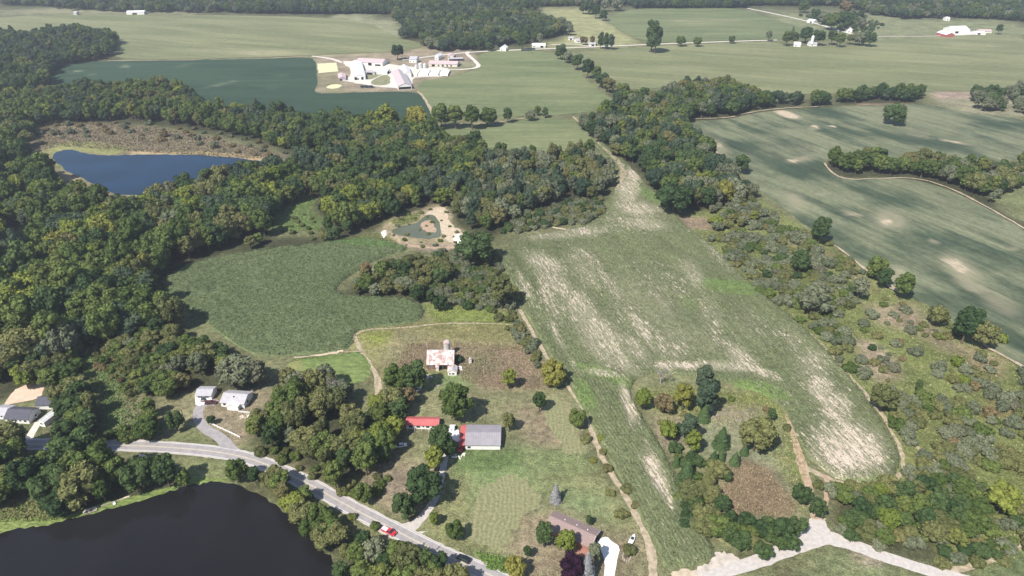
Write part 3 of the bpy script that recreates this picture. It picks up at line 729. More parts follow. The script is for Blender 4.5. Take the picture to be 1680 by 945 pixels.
inds = shrubs[:NI]; rests = shrubs[NI:]
cnt = {}
def label_of(t, lst, word):
    size = 'large ' if t['s'] > (1.25 if word == 'tree' else 1.35) else ('small ' if t['s'] < (.75 if word == 'tree' else .9) else '')
    return f"{size}{LOOKN[t['look']]} {word}, {where(t, lst)} of the {PLACE[t['place']]}"
crown_obj = {}; trunk_obj = {}
for i, t in enumerate(indiv):
    lb = t['label'] or label_of(t, indiv, 'tree'); t['lb'] = lb; cnt[lb] = cnt.get(lb, 0)+1
for i, t in enumerate(inds):
    lb = t['label'] or label_of(t, inds, 'bush'); t['lb'] = lb; cnt[lb] = cnt.get(lb, 0)+1
rr_ = random.Random(5)
for t in indiv+inds:
    if len(t['lb'].split()) > 16: print('LONG', t['lb'])
for t in indiv:
    con = t['look'] in ('spruce', 'cedar')
    nm = 'spruce_tree' if t['look'] == 'spruce' else 'cedar_tree' if con else 'broadleaf_tree'
    e = empty(nm, (t['x'], t['y'], 0), rr_.uniform(0, 6.28)); e.scale = (t['s'], t['s'], t['hs'])
    lb = t['lb']; g = ('trees in the '+PLACE[t['place']]) if t['place'] != 'single' else 'single trees on farmland'
    if cnt[lb] > 1: g = lb.replace('tree,', 'trees,')
    tag(e, lb, 'tree', g)
    c = link('crown', CR[t['look']][t['var']], None, e); crown_obj.setdefault((t['look'], t['var']), c)
    k = link('trunk', TR[t['var'] % 3], None, e); trunk_obj.setdefault(t['var'] % 3, k)
    if con: k.scale = (.6, .6, .8)
for t in inds:
    o = link('shrub', SH[t['look']][t['var']]); o.location = (t['x'], t['y'], 0); o.scale = (t['s'], t['s'], t['hs']); o.rotation_euler = (0, 0, rr_.uniform(0, 6.28))
    lb = t['lb']; g = ('bushes in the '+PLACE[t['place']]) if t['place'] != 'single' else None
    if cnt[lb] > 1: g = lb.replace('bush,', 'bushes,')
    tag(o, lb, 'bush', g); crown_obj.setdefault(('sh', t['look'], t['var']), o)
for u, v, w, lb in DT:
    b = at(u, v, 6); e = empty('dead_tree', (b.x, b.y, 0), rr_.uniform(0, 6)); s = w/2/pxm(v+8)/3.6; e.scale = (s, s, s*.95)
    tag(e, lb, 'tree', 'leafless trees'); link('branches', DEAD[0 if w > 24 else 1], None, e)

# the rest of the woods and of the scrub: one object each, instancing crowns that already stand in the scene
def stuff_instances(name, lst, label, cat, srcs, keyf, trunks=None, zs=1.0):
    lst = [t for t in lst if keyf(t) in srcs]
    V = np.array([(t['x'], t['y'], 0) for t in lst], np.float32)
    me = bpy.data.meshes.new(name); me.vertices.add(len(V)); me.vertices.foreach_set('co', V.ravel()); me.update()
    keys = sorted({keyf(t) for t in lst}, key=str); idx = {k: i for i, k in enumerate(keys)}
    a = me.attributes.new('pick', 'INT', 'POINT'); a.data.foreach_set('value', np.array([idx[keyf(t)] for t in lst], np.int32))
    a = me.attributes.new('rotz', 'FLOAT', 'POINT'); a.data.foreach_set('value', rng.uniform(0, 6.28, len(lst)).astype(np.float32))
    a = me.attributes.new('scl', 'FLOAT_VECTOR', 'POINT'); a.data.foreach_set('vector', np.array([(t['s'], t['s'], t['hs']) for t in lst], np.float32).ravel())
    o = bpy.data.objects.new(name, me); C.objects.link(o); tag(o, label, cat, None, 'stuff')
    ng = bpy.data.node_groups.new(name+'_nodes', 'GeometryNodeTree')
    ng.interface.new_socket('Geometry', in_out='INPUT', socket_type='NodeSocketGeometry'); ng.interface.new_socket('Geometry', in_out='OUTPUT', socket_type='NodeSocketGeometry')
    N = ng.nodes; L = ng.links; gi = N.new('NodeGroupInput'); go = N.new('NodeGroupOutput')
    def named(nm, ty):
        x = N.new('GeometryNodeInputNamedAttribute'); x.data_type = ty; x.inputs[0].default_value = nm
        return [q for q in x.outputs if q.enabled and q.name == 'Attribute'][0]
    cx = N.new('ShaderNodeCombineXYZ'); L.new(named('rotz', 'FLOAT'), cx.inputs[2])
    e2r = N.new('FunctionNodeEulerToRotation'); L.new(cx.outputs[0], e2r.inputs[0])
    outj = N.new('GeometryNodeJoinGeometry')
    def branch(objs, pick):
        j = N.new('GeometryNodeGeometryToInstance')
        iop = N.new('GeometryNodeInstanceOnPoints')
        for ob in reversed(objs):
            oi = N.new('GeometryNodeObjectInfo'); oi.transform_space = 'ORIGINAL'; oi.inputs['Object'].default_value = ob
            L.new(oi.outputs['Geometry'], j.inputs[0])
        L.new(gi.outputs[0], iop.inputs['Points']); L.new(j.outputs[0], iop.inputs['Instance'])
        return iop
    # one instance-on-points per source mesh keeps the choice simple
    for k in keys:
        oi = N.new('GeometryNodeObjectInfo'); oi.transform_space = 'ORIGINAL'; oi.inputs['Object'].default_value = srcs[k]; oi.inputs['As Instance'].default_value = False
        cmp = N.new('FunctionNodeCompare'); cmp.data_type = 'INT'; cmp.operation = 'EQUAL'
        ins = [q for q in cmp.inputs if q.enabled and q.type == 'INT']; L.new(named('pick', 'INT'), ins[0]); ins[1].default_value = idx[k]
        iop = N.new('GeometryNodeInstanceOnPoints'); L.new(gi.outputs[0], iop.inputs['Points']); L.new(cmp.outputs[0], iop.inputs['Selection'])
        L.new(oi.outputs['Geometry'], iop.inputs['Instance']); L.new(e2r.outputs[0], iop.inputs['Rotation']); L.new(named('scl', 'FLOAT_VECTOR'), iop.inputs['Scale'])
        L.new(iop.outputs[0], outj.inputs[0])
    if trunks:
        oi = N.new('GeometryNodeObjectInfo'); oi.transform_space = 'ORIGINAL'; oi.inputs['Object'].default_value = trunks
        iop = N.new('GeometryNodeInstanceOnPoints'); L.new(gi.outputs[0], iop.inputs['Points'])
        L.new(oi.outputs['Geometry'], iop.inputs['Instance']); L.new(e2r.outputs[0], iop.inputs['Rotation']); L.new(named('scl', 'FLOAT_VECTOR'), iop.inputs['Scale'])
        L.new(iop.outputs[0], outj.inputs[0])
    L.new(outj.outputs[0], go.inputs[0])
    md = o.modifiers.new('scatter', 'NODES'); md.node_group = ng
    print(name, len(lst)); return o
allc = {k: v for k, v in crown_obj.items() if k[0] != 'sh'}
def kt(t): return (t['look'], t['var']) if (t['look'], t['var']) in allc else next((q for q in allc if q[0] == t['look']), ('dark', 0))
stuff_instances('woodland', rest, 'broadleaf woodland covering the middle distance and the horizon, dark and mid green', 'woodland', allc, kt, trunk_obj[0])
alls = {k: v for k, v in crown_obj.items() if k[0] == 'sh'}
def ks_(t): k = ('sh', t['look'], t['var']); return k if k in alls else next((q for q in alls if q[1] == t['look']), next(iter(alls)))
stuff_instances('scrub', rests, 'low grey green scrub scattered over meadows and wood edges', 'scrub', alls, ks_)
print('trees', len(trees), 'shrubs', len(shrubs), 'labels shared', sum(1 for v in cnt.values() if v > 1))
# ------------------------------------------------------------------ GROUND
def axis(a, b, d, far, g=1.16):
    v = list(np.arange(a, b+.1, d)); s = d; x = v[-1]
    while x < far[1]: s *= g; x += s; v.append(x)
    s = d; x = v[0]; w = []
    while x > far[0]: s *= g; x -= s; w.append(x)
    return np.array(w[::-1]+v)
gx = axis(-330, 420, 3.0, (-9000, 9000)); gy = axis(95, 640, 3.0, (-600, 14000), 1.10)
GX, GY = np.meshgrid(gx, gy); GP = np.stack([GX.ravel(), GY.ravel()], 1)
alb = np.tile(np.array([.15, .165, .075]), (len(GP), 1))
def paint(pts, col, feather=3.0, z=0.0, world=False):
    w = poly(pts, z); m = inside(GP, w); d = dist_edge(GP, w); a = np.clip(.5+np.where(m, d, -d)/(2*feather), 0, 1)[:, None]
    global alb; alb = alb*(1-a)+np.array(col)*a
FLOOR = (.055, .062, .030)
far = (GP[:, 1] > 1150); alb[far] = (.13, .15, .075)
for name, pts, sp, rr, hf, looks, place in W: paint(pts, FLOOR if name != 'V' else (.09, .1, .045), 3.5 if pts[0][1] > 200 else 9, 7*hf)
SOIL = (.34, .28, .21); TAN = (.30, .25, .165); DRY = (.25, .215, .12); LAWN = (.165, .195, .085); LUSH = (.12, .185, .055); OLV = (.155, .19, .055); PINK = (.25, .20, .145)
paint([(880,10),(960,15),(1010,45),(1050,72),(960,80),(880,78),(935,60),(940,45),(900,25)], (.27,.29,.13), 6)
paint([(1280,22),(1420,24),(1560,30),(1680,36),(1700,60),(1420,66),(1330,60),(1260,30)], (.19,.22,.11), 8)
paint([(0,14),(300,14),(420,22),(0,26)], (.24,.25,.14), 6)
paint([(540,22),(650,30),(660,58),(640,62),(560,40)], (.23,.25,.14), 6)
paint([(1520,148),(1700,150),(1700,192),(1600,188),(1540,172)], (.24,.24,.15), 5)
paint([(1530,152),(1598,152),(1598,160),(1530,160)], (.33,.26,.2), 3)
paint([(1410,172),(1500,172),(1470,178),(1400,180)], (.36,.23,.16), 2)
paint([(1600,300),(1700,290),(1700,370),(1640,335)], (.16,.19,.08), 5)
# marsh and far lake edge
paint([(40,235),(60,208),(130,200),(250,208),(330,222),(430,245),(470,256),(440,272),(380,262),(100,262),(60,270),(90,290),(150,310),(210,326),(160,318),(100,296),(55,262)], (.19,.16,.105), 4)
paint([(60,250),(100,232),(150,232),(215,243),(190,256),(110,248),(85,256),(95,276),(70,270)], (.24,.26,.09), 4)
paint([(210,248),(330,248),(440,258),(470,266),(440,270),(380,258),(300,254),(215,256)], (.36,.29,.15), 2.0)
paint([(95,275),(130,290),(150,305),(185,322),(215,322),(200,332),(150,318),(105,296)], (.30,.25,.15), 2.5)
paint([(445,380),(452,350),(500,318),(518,322),(510,345),(530,360),(522,378)], (.13,.19,.06), 3)
paint([(18,372),(40,372),(45,392),(20,395)], (.2,.24,.09), 3)
paint([(560,392),(620,382),(650,395),(560,402)], (.17,.18,.085), 3)
paint([(470,540),(590,540),(640,533),(700,522),(840,530),(862,560),(890,600),(900,640),(700,640),(630,640),(585,580)], (.22,.215,.085), 4)
paint([(700,500),(800,505),(845,520),(850,532),(720,528),(705,515)], (.2,.25,.06), 4)
paint([(590,548),(640,545),(645,575),(612,565)], (.24,.29,.045), 4)
paint([(655,540),(700,545),(690,575),(645,600),(630,600),(625,570)], (.25,.24,.12), 4)
paint([(650,600),(668,565),(710,560),(860,568),(888,600),(893,635),(830,638),(750,628),(750,600),(700,605)], (.27,.21,.14), 4)
paint([(760,600),(850,600),(880,615),(885,636),(790,636)], (.22,.17,.115), 4)
paint([(770,575),(810,578),(810,612),(770,605)], (.15,.17,.08), 4)
paint([(705,612),(780,612),(775,640),(690,640)], (.15,.20,.075), 3)
paint([(700,640),(880,645),(930,650),(960,700),(850,700),(835,690),(700,690),(650,690)], (.22,.23,.11), 4)
paint([(835,668),(925,660),(950,700),(960,735),(870,740),(850,700)], (.24,.21,.125), 4)
paint([(740,735),(860,735),(860,780),(745,785)], (.12,.19,.06), 4)
paint([(860,735),(960,735),(985,790),(870,800)], (.17,.22,.085), 4)
paint([(700,790),(980,780),(1040,850),(1060,900),(1060,960),(780,960),(760,900),(700,880)], (.22,.235,.10), 5)
paint([(780,780),(860,775),(880,800),(830,850),(780,830)], (.15,.225,.08), 6)
paint([(900,800),(990,810),(1010,850),(940,850),(880,830)], (.16,.22,.09), 6)
paint([(860,835),(905,830),(990,870),(1060,880),(1040,960),(800,960),(830,880)], (.23,.2,.12), 5)
paint([(780,905),(830,915),(850,945),(800,935)], (.13,.2,.06), 4)
paint([(600,770),(640,700),(735,700),(735,760),(700,800),(690,850),(640,862),(590,830)], (.235,.21,.125), 4)
paint([(640,700),(720,708),(722,760),(665,750)], (.19,.205,.095), 4)
paint([(600,790),(660,775),(670,810),(610,810)], (.25,.2,.15), 5)
paint([(255,645),(330,640),(330,700),(375,735),(250,732),(235,715),(260,690)], (.225,.225,.115), 3)
paint([(318,700),(340,712),(372,740),(250,734),(290,710)], (.16,.19,.075), 3)
paint([(330,650),(440,636),(440,660),(408,680),(408,715),(385,735),(345,705),(325,680)], (.25,.215,.135), 3)
paint([(150,560),(215,585),(225,640),(230,700),(180,700),(165,650),(130,600)], (.13,.18,.065), 4)
paint([(200,610),(232,640),(225,700),(205,680)], (.24,.2,.12), 4)
paint([(0,665),(10,668),(58,660),(62,692),(90,700),(150,720),(0,722)], (.14,.165,.065), 3)
paint([(90,690),(110,685),(105,705),(80,712)], (.22,.19,.12), 3)
paint([(300,762),(330,752),(390,762),(385,795),(300,795)], (.165,.195,.075), 3)
paint([(0,838),(40,815),(75,820),(110,835),(90,855),(0,860)], (.2,.2,.09), 3)
paint([(440,745),(560,800),(700,880),(760,925),(740,935),(560,850),(430,775),(395,760)], (.16,.19,.075), 3)
paint([(440,748),(520,785),(560,815),(520,800),(460,770)], (.26,.2,.14), 3)
paint([(560,845),(640,885),(720,930),(680,925),(600,885)], (.22,.23,.1), 3)
# right hand scrubland
RS = [(1120,355),(1240,325),(1310,368),(1360,398),(1430,452),(1480,482),(1540,512),(1590,560),(1640,582),(1700,610),(1700,930),(1560,930),(1480,800),(1482,740),(1450,690),(1400,630),(1310,530),(1210,450)]
paint(RS, OLV, 4)
paint([(1115,355),(1170,358),(1185,372),(1160,378),(1125,372)], (.27,.2,.145), 3)
paint([(1270,372),(1330,392),(1430,460),(1440,480),(1350,430),(1290,400)], (.22,.2,.095), 4)
paint([(1420,500),(1500,500),(1540,545),(1590,575),(1560,580),(1500,545),(1440,530)], (.27,.225,.15), 5)
paint([(1400,555),(1430,560),(1470,590),(1478,620),(1440,628),(1420,600)], (.30,.245,.175), 3)
paint([(1590,570),(1650,590),(1640,620),(1580,600)], (.25,.2,.12), 4)
paint([(1620,655),(1680,650),(1680,690),(1630,685)], (.22,.19,.08), 4)
paint([(1440,700),(1490,740),(1540,790),(1500,800),(1470,760)], (.17,.2,.06), 3)
# grass island
ISL = [(1030,632),(1062,612),(1130,617),(1230,637),(1285,662),(1300,710),(1322,760),(1325,840),(1290,900),(1190,905),(1150,870),(1110,770),(1065,690)]
paint(ISL, (.19,.21,.095), 3)
paint([(1060,640),(1290,645),(1290,690),(1200,675),(1080,690)], (.19,.22,.06), 4)
paint([(1070,680),(1120,680),(1120,740),(1090,740)], (.27,.235,.16), 4)
paint([(1160,665),(1250,670),(1235,700),(1160,690)], (.30,.265,.2), 4)
paint([(1140,700),(1230,700),(1270,760),(1310,830),(1280,850),(1190,760),(1150,755)], (.20,.225,.125), 5)
paint([(1192,765),(1225,755),(1262,770),(1285,800),(1308,835),(1300,850),(1240,845),(1200,850),(1185,820)], (.22,.17,.11), 4)
paint([(1190,800),(1215,800),(1215,855),(1195,860)], (.27,.21,.13), 3)
paint([(1290,680),(1310,720),(1325,780),(1318,840),(1300,780)], (.17,.2,.06), 3)
# lower right meadow below the lane
paint([(1310,960),(1330,912),(1380,905),(1450,925),(1520,960)], (.16,.195,.085), 3)
paint([(1400,905),(1440,915),(1450,930),(1420,925)], (.36,.3,.23), 2)
paint([(1600,960),(1620,925),(1700,890),(1700,960)], (.14,.19,.075), 3)
# sand pit
paint([(628,392),(622,378),(640,360),(655,352),(690,346),(712,334),(732,340),(740,360),(742,372),(760,382),(772,392),(765,408),(720,412),(680,408),(650,400)], (.30,.26,.15), 2.5)
paint([(640,362),(690,348),(686,362),(650,372)], (.17,.2,.075), 2)
paint([(700,345),(722,336),(738,350),(735,368),(752,378),(765,388),(745,402),(728,392),(722,372),(712,358),(695,352)], (.38,.32,.23), 2)
paint([(650,398),(720,402),(760,400),(760,408),(700,412)], (.31,.25,.19), 2)
# farmyard
paint([(514,92),(560,89),(640,86),(700,80),(772,82),(790,106),(748,118),(735,128),(682,132),(686,149),(600,150),(528,153),(512,150),(524,140),(520,118)], (.27,.23,.16), 4)
paint([(525,118),(560,120),(565,150),(530,152)], (.22,.21,.12), 4)
paint([(700,105),(775,100),(780,110),(745,116)], (.22,.24,.13), 5)
paint([(500,90),(640,84),(700,80),(700,84),(640,90),(560,93)], (.29,.26,.16), 4)
lum_ = alb.mean(1, keepdims=True); alb = (lum_+(alb-lum_)*.86)*np.array([1.03, .985, .97])
Zg = np.zeros(len(GP))
ny, nx = GX.shape; ii = np.arange(ny*nx).reshape(ny, nx)
q = np.stack([ii[:-1, :-1].ravel(), ii[:-1, 1:].ravel(), ii[1:, 1:].ravel(), ii[1:, :-1].ravel()], 1)
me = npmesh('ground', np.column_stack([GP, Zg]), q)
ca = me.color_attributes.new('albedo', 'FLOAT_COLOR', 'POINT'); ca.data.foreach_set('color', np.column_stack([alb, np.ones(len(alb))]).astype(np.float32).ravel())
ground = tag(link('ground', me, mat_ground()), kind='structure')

# ------------------------------------------------------------------ FIELDS
def dirang(u, v, du, dv):
    d = at(u+du, v+dv)-at(u, v); return math.atan2(d.y, d.x)
corn_dir = dirang(930, 500, 24, 34)
BARE = (.56, .475, .385)
M['corn'] = mat_field('corn_rows', (.120,.142,.070), (.162,.182,.092), BARE, rowdir=corn_dir, fine=1.1, stretch=4, patch_sc=1.1, patch_st=8, bump=.8, fvar=.30, lush=(.14,.20,.065), thr=.78, pk=1.9, thin=.5, pw=.45, rows=.13, streak=.10)
M['corn2'] = mat_field('corn_leafy', (.108,.140,.066), (.138,.170,.084), (.36,.33,.22), rows=.10, rowdir=dirang(450,520,60,10), fine=1.1, stretch=3, patch_sc=.8, patch_st=2.5, bump=.8, fvar=.28, lush=(.11,.19,.06), thr=.62, pk=.7)
CORN = [(962,222),(992,236),(1024,264),(1056,296),(1088,330),(1120,368),(1165,403),(1212,448),(1262,493),(1312,532),(1368,588),(1412,640),(1444,688),(1470,730),(1478,762),(1466,786),(1430,797),(1392,792),(1356,777),(1326,752),(1306,712),(1284,664),(1228,638),(1130,616),(1072,612),(1040,624),(1032,650),(1058,692),(1084,730),(1108,778),(1130,826),(1156,876),(1176,908),(1150,925),(1108,932),(1088,930),(1078,900),(1044,838),(1014,782),(988,732),(962,682),(928,620),(902,584),(872,532),(852,492),(836,455),(818,428),(834,400),(870,386),(940,378),(984,364),(1002,330),(1014,300),(1010,280),(985,248)]
cp = [(1045,345,34,14,10,.9),(1030,318,20,22,0,.9),(1060,370,36,10,8,.75),(1075,350,26,14,0,.5),(930,386,70,9,-5,.72),(1040,285,12,16,0,.9),
 (895,436,34,14,25,.85),(915,470,40,18,45,.7),(955,515,48,22,52,.85),(985,555,50,26,45,.95),(1005,590,46,14,30,.8),(1040,575,30,16,45,.7),(900,490,12,50,-25,.55),
 (1110,603,50,7,3,.85),(1180,604,50,8,5,.9),(1242,612,30,6,20,.8),(1215,590,30,16,40,.7),
 (1030,665,9,34,-18,1.0),(1074,778,11,36,-24,1.25),(1092,815,7,26,-24,.8),(1060,735,6,20,-20,.4),
 (1385,738,50,42,30,.98),(1345,640,26,20,45,.85),(1330,600,26,30,40,.5),(1370,670,30,24,45,.8),(1420,745,30,34,0,.95),(1300,560,30,26,40,.3),
 (1165,520,18,34,-35,.45),(1135,450,14,30,-35,.6),(1100,560,50,40,30,.45),(1060,500,80,60,40,.42),(1150,560,60,30,20,.4),(960,440,30,40,-30,.5),(1230,540,50,30,40,.3),(1180,420,40,14,45,.4),
 (1000,470,10,40,-35,.6),(1050,540,10,34,-35,.7),(1085,500,8,40,-38,.6),(860,470,6,30,-28,.55),(915,555,5,30,-26,.7),(940,600,4,20,-30,.5),(985,615,30,6,10,.8)]
sheet('corn_field', CORN, M['corn'], 1.5, sp=1.35, jit=.24, patch=cp, base=.07, lip=.05, seg=2.5, amp=.35, k=2, seed=3,
      lush=[(1200,474,40,9,8,1.3),(1130,500,30,14,30,.5),(1000,622,60,9,20,.9),(960,650,14,30,-30,.8),(1250,642,50,9,15,.9),(1060,320,30,8,30,.8),(1395,790,60,6,0,.6),(1120,800,12,50,-25,.4)])
CORN2 = [(264,462),(300,438),(370,420),(450,408),(520,402),(575,392),(622,392),(655,402),(672,410),(640,418),(606,432),(570,455),(548,474),(560,486),(610,488),(668,490),(694,502),(696,518),(682,530),(622,536),(592,540),(579,549),(580,564),(560,578),(482,583),(440,588),(405,580),(360,548),(332,527),(300,502),(272,480)]
sheet('corn_field', CORN2, M['corn2'], 1.6, sp=1.5, jit=.24, patch=[(410,545,20,10,0,.6),(360,578,30,8,0,.5),(625,398,40,5,0,.7),(420,580,30,6,0,.6),(510,425,10,10,0,.4),(555,570,18,5,-10,.7),(290,480,10,8,0,.3)], base=-.25, lip=.05, seg=2.5, amp=.35, seed=4,
      lush=[(600,400,70,6,5,.8),(560,565,40,8,0,.4)])
M['hay'] = mat_field('pale_hay', (.150,.165,.082), (.205,.212,.112), (.28,.27,.16), rowdir=dirang(1200,110,60,4), fine=.25, stretch=7, big=.006, mid=.03, bump=.3, fvar=.16, patch_sc=.04, patch_st=6, thr=.55, streak=.13, mvar=.5, rlo=.42, rhi=.58)
M['hay2'] = mat_field('green_hay', (.122,.148,.070), (.165,.187,.092), (.25,.25,.14), rowdir=dirang(850,140,60,0), fine=.25, stretch=5, big=.008, mid=.03, bump=.3, fvar=.16, patch_sc=.04, patch_st=5, thr=.55, streak=.13, rlo=.42, rhi=.58)
M['soyd'] = mat_field('dark_soybean', (.028,.054,.034), (.040,.072,.044), (.15,.18,.11), rowdir=dirang(300,120,60,0), fine=.3, stretch=8, big=.008, mid=.04, bump=.3, fvar=.14, patch_sc=.05, patch_st=5, thr=.55, streak=.14)
M['soys'] = mat_field('streaked_soybean', (.046,.068,.042), (.165,.178,.108), (.46,.38,.28), rowdir=dirang(1450,400,60,28), fine=.5, stretch=4.5, bigst=1.3, rlo=.40, rhi=.57, big=.013, mid=.06, bump=.45, fvar=.20, patch_sc=.07, patch_st=5, thr=.95, mvar=.35, pk=1.3, streak=.16, thin=.5, pw=.6)
sheet('hay_field', [(0,29),(75,24),(200,24),(420,26),(560,30),(620,42),(640,60),(690,70),(690,82),(520,91),(330,97),(178,99),(196,72),(180,50),(130,42),(85,46),(40,54),(-60,52),(-60,34)], M['hay'], .3, sp=12, jit=0, patch=[(440,86,80,6,0,.8),(330,84,120,5,0,.6),(560,50,60,10,0,.5)], seg=10, amp=.8, seed=5)
sheet('soybean_field', [(90,103),(180,101),(400,96),(506,94),(517,98),(520,122),(522,138),(513,150),(526,154),(600,151),(682,150),(696,160),(712,192),(716,204),(640,210),(560,205),(500,200),(400,190),(330,180),(300,160),(200,150),(120,150),(70,142),(80,118)], M['soyd'], .6, sp=10, lip=.05, patch=[(125,118,5,3,-20,1.1),(205,110,10,4,-10,.8),(305,108,18,2,-10,.9),(360,140,28,3,-12,.8),(150,124,10,2,0,.8),(460,125,12,3,0,.7),(448,145,12,3,0,.7),(663,171,4,5,0,.9),(682,170,3,5,0,.7)], seg=6, amp=.6, seed=6)
sheet('hay_field', [(780,84),(905,82),(942,112),(985,152),(1018,168),(1005,178),(950,186),(900,190),(820,190),(716,192),(698,160),(684,150),(690,132),(736,128),(792,112)], M['hay2'], .3, sp=10, patch=[(885,146,30,8,0,.7),(800,155,30,8,0,.4),(780,118,30,4,0,.6),(930,150,30,10,0,.5)], seg=8, amp=.8, seed=7)
sheet('hay_field', [(690,212),(728,205),(800,206),(862,196),(930,194),(958,210),(984,238),(940,248),(880,252),(800,246),(725,225)], M['hay2'], .35, sp=8, patch=[(860,206,50,4,0,.6)], seg=6, amp=.6, seed=8)
sheet('hay_field', [(934,86),(1060,77),(1190,71),(1262,68),(1300,76),(1360,76),(1430,74),(1445,66),(1540,60),(1700,56),(1700,146),(1640,146),(1600,150),(1520,150),(1270,156),(1232,142),(1190,131),(1130,132),(1092,143),(1050,149),(1000,138),(978,120),(950,98)], M['hay'], .3, sp=12, patch=[(1120,112,60,6,0,.6),(1350,125,150,12,0,.55),(1450,80,60,8,0,.5),(1600,75,60,5,0,.5)], seg=10, amp=.9, seed=9)
sheet('hay_field', [(1000,26),(1040,13),(1220,12),(1262,32),(1330,48),(1395,62),(1330,66),(1262,64),(1190,67),(1070,71),(1030,58),(1000,40)], M['hay2'], .3, sp=14, patch=[(1150,35,80,8,0,.6)], seg=10, amp=.9, seed=10)
SOY = [(1124,198),(1200,196),(1222,188),(1280,180),(1350,177),(1420,172),(1520,170),(1600,187),(1700,198),(1700,262),(1620,266),(1500,260),(1380,256),(1352,262),(1352,276),(1378,294),(1440,292),(1500,294),(1560,312),(1640,352),(1700,388),(1700,612),(1650,590),(1600,560),(1545,512),(1482,482),(1432,450),(1362,396),(1312,364),(1272,330),(1236,306),(1200,272),(1176,250),(1160,226)]
sheet('soybean_field', SOY, M['soys'], .5, sp=6, lip=.05, patch=[(1462,364,20,9,0,1.5),(1456,358,26,16,0,.8),(1575,440,34,14,30,1.1),(1590,468,26,8,28,1.2),(1585,448,22,5,28,1.4),(1640,500,40,14,30,.8),(1475,455,20,14,40,1.0),(1400,352,12,3,15,1.5),(1288,187,14,4,18,2.5),(1298,191,12,3,12,2.5),(1335,210,7,3,0,2.2),(1366,208,4,1.2,0,2),(1315,262,22,4,-10,1.1),(1648,455,3,3,0,2),(1530,398,7,3,20,1.3),(1545,230,50,1.6,10,1.3),(1445,178,50,3,0,.6),(1305,330,22,12,40,.8),(1350,320,14,3,0,.7),(1660,408,14,3,0,1.0),(1490,268,60,5,0,.7),(1180,250,16,26,-30,.7),(1300,250,80,20,0,.35)], base=.0, seg=5, amp=.5, seed=11)
M['sand'] = mat_plain('sand', (.48,.40,.30), .95, .1, .15, .5)
M['dirt'] = mat_plain('dirt_track', (.36,.30,.215), .95, .1, .25, .6)
M['dirt2'] = mat_plain('reddish_dirt', (.38,.28,.20), .95, .1, .2, .6)
M['dirtp'] = mat_plain('pale_dirt', (.46,.41,.36), .95, .1, .2, .4)
M['gravel'] = mat_plain('pale_gravel', (.47,.435,.41), .95, .1, .10, .8)
M['gravel2'] = mat_plain('farm_gravel', (.60,.56,.50), .95, .1, .12, .3)
M['concrete'] = mat_plain('white_concrete', (.78,.77,.75), .8, .2, .05, .6)
M['asph'] = mat_plain('worn_asphalt', (.31,.29,.295), .9, .2, .10, .5)
M['line_w'] = mat_plain('white_road_paint', (.72,.71,.68), .8, .2, .15, 2)
M['line_y'] = mat_plain('yellow_road_paint', (.62,.55,.38), .8, .2, .15, 2)
M['lush'] = mat_field('clover_meadow', (.135,.185,.062), (.175,.22,.08), (.24,.24,.10), fine=.6, stretch=1.5, mid=.15, bump=.8, fvar=.3, patch_sc=.3, patch_st=1)
M['pinkd'] = mat_plain('pink_arena_sand', (.60,.44,.34), .95, .1, .08, .3)
sheet('meadow', [(478,592),(540,583),(592,576),(604,590),(610,604),(604,622),(575,632),(535,622),(505,612),(482,606),(470,600)], M['lush'], .35, sp=3, lip=.04, patch=[(485,600,14,12,0,1.0)], seg=3, amp=.3, seed=12)
sheet('sand_patch', [(1154,228),(1172,226),(1182,240),(1200,256),(1212,272),(1196,274),(1178,262),(1166,246)], M['sand'], .06, sp=5, seg=3, amp=.5, seed=13)
sheet('sand_patch', [(1250,304),(1270,306),(1276,318),(1256,318)], M['dirt2'], .06, sp=5, seg=3, amp=.5, seed=14)
sheet('sand_bank', [(700,348),(722,337),(736,347),(738,366),(752,376),(766,388),(752,398),(735,398),(728,388),(722,374),(712,360),(698,356)], M['sand'], .07, sp=3, seg=2.5, amp=.5, seed=15)
sheet('sand_bank', [(690,364),(708,360),(716,374),(716,382),(700,381),(690,374)], M['dirt2'], .11, sp=3, seg=2.5, amp=.5, seed=16)
M['spoil'] = mat_plain('white_spoil', (.80,.76,.68), .9, .1, .1, .5)
def heap(name, pts, h, mat, lab, cat):
    w = smooth(poly(pts), 2); lo, hi = w.min(0), w.max(0); gx_, gy_ = np.meshgrid(np.arange(lo[0], hi[0], 1), np.arange(lo[1], hi[1], 1))
    g = np.stack([gx_.ravel(), gy_.ravel()], 1); g = g[inside(g, w)]; g = g[dist_edge(g, w) > .4]; n = len(w)
    V, E_, Fc = geometry.delaunay_2d_cdt([Vector(p) for p in np.vstack([w, g])], [(i, (i+1) % n) for i in range(n)], [], 1, 1e-4)[:3]
    V = np.array([v[:] for v in V]); d = dist_edge(V, w); Z = h*np.clip(d/d.max(), 0, 1)**.7*(1+np.random.default_rng(1).normal(0, .12, len(V)))+.02
    return tag(link(name, npmesh(name, np.column_stack([V, Z]), np.array([f for f in Fc if len(f) == 3])), mat), lab, cat)
heap('spoil_heap', [(744,386),(756,383),(762,390),(763,398),(750,400),(744,394)], 2.0, M['spoil'], 'bright white spoil heap right of the sand pit pond', 'heap')
heap('spoil_heap', [(624,381),(634,376),(636,384),(630,391),(627,388)], 1.2, M['spoil'], 'small white spoil heap left of the sand pit pond', 'heap')
sheet('arena', [(0,690),(6,664),(20,642),(34,634),(55,628),(72,624),(74,632),(70,650),(58,656),(30,660),(12,664),(6,676)], M['pinkd'], .05, sp=4, seg=3, amp=.2, seed=17)

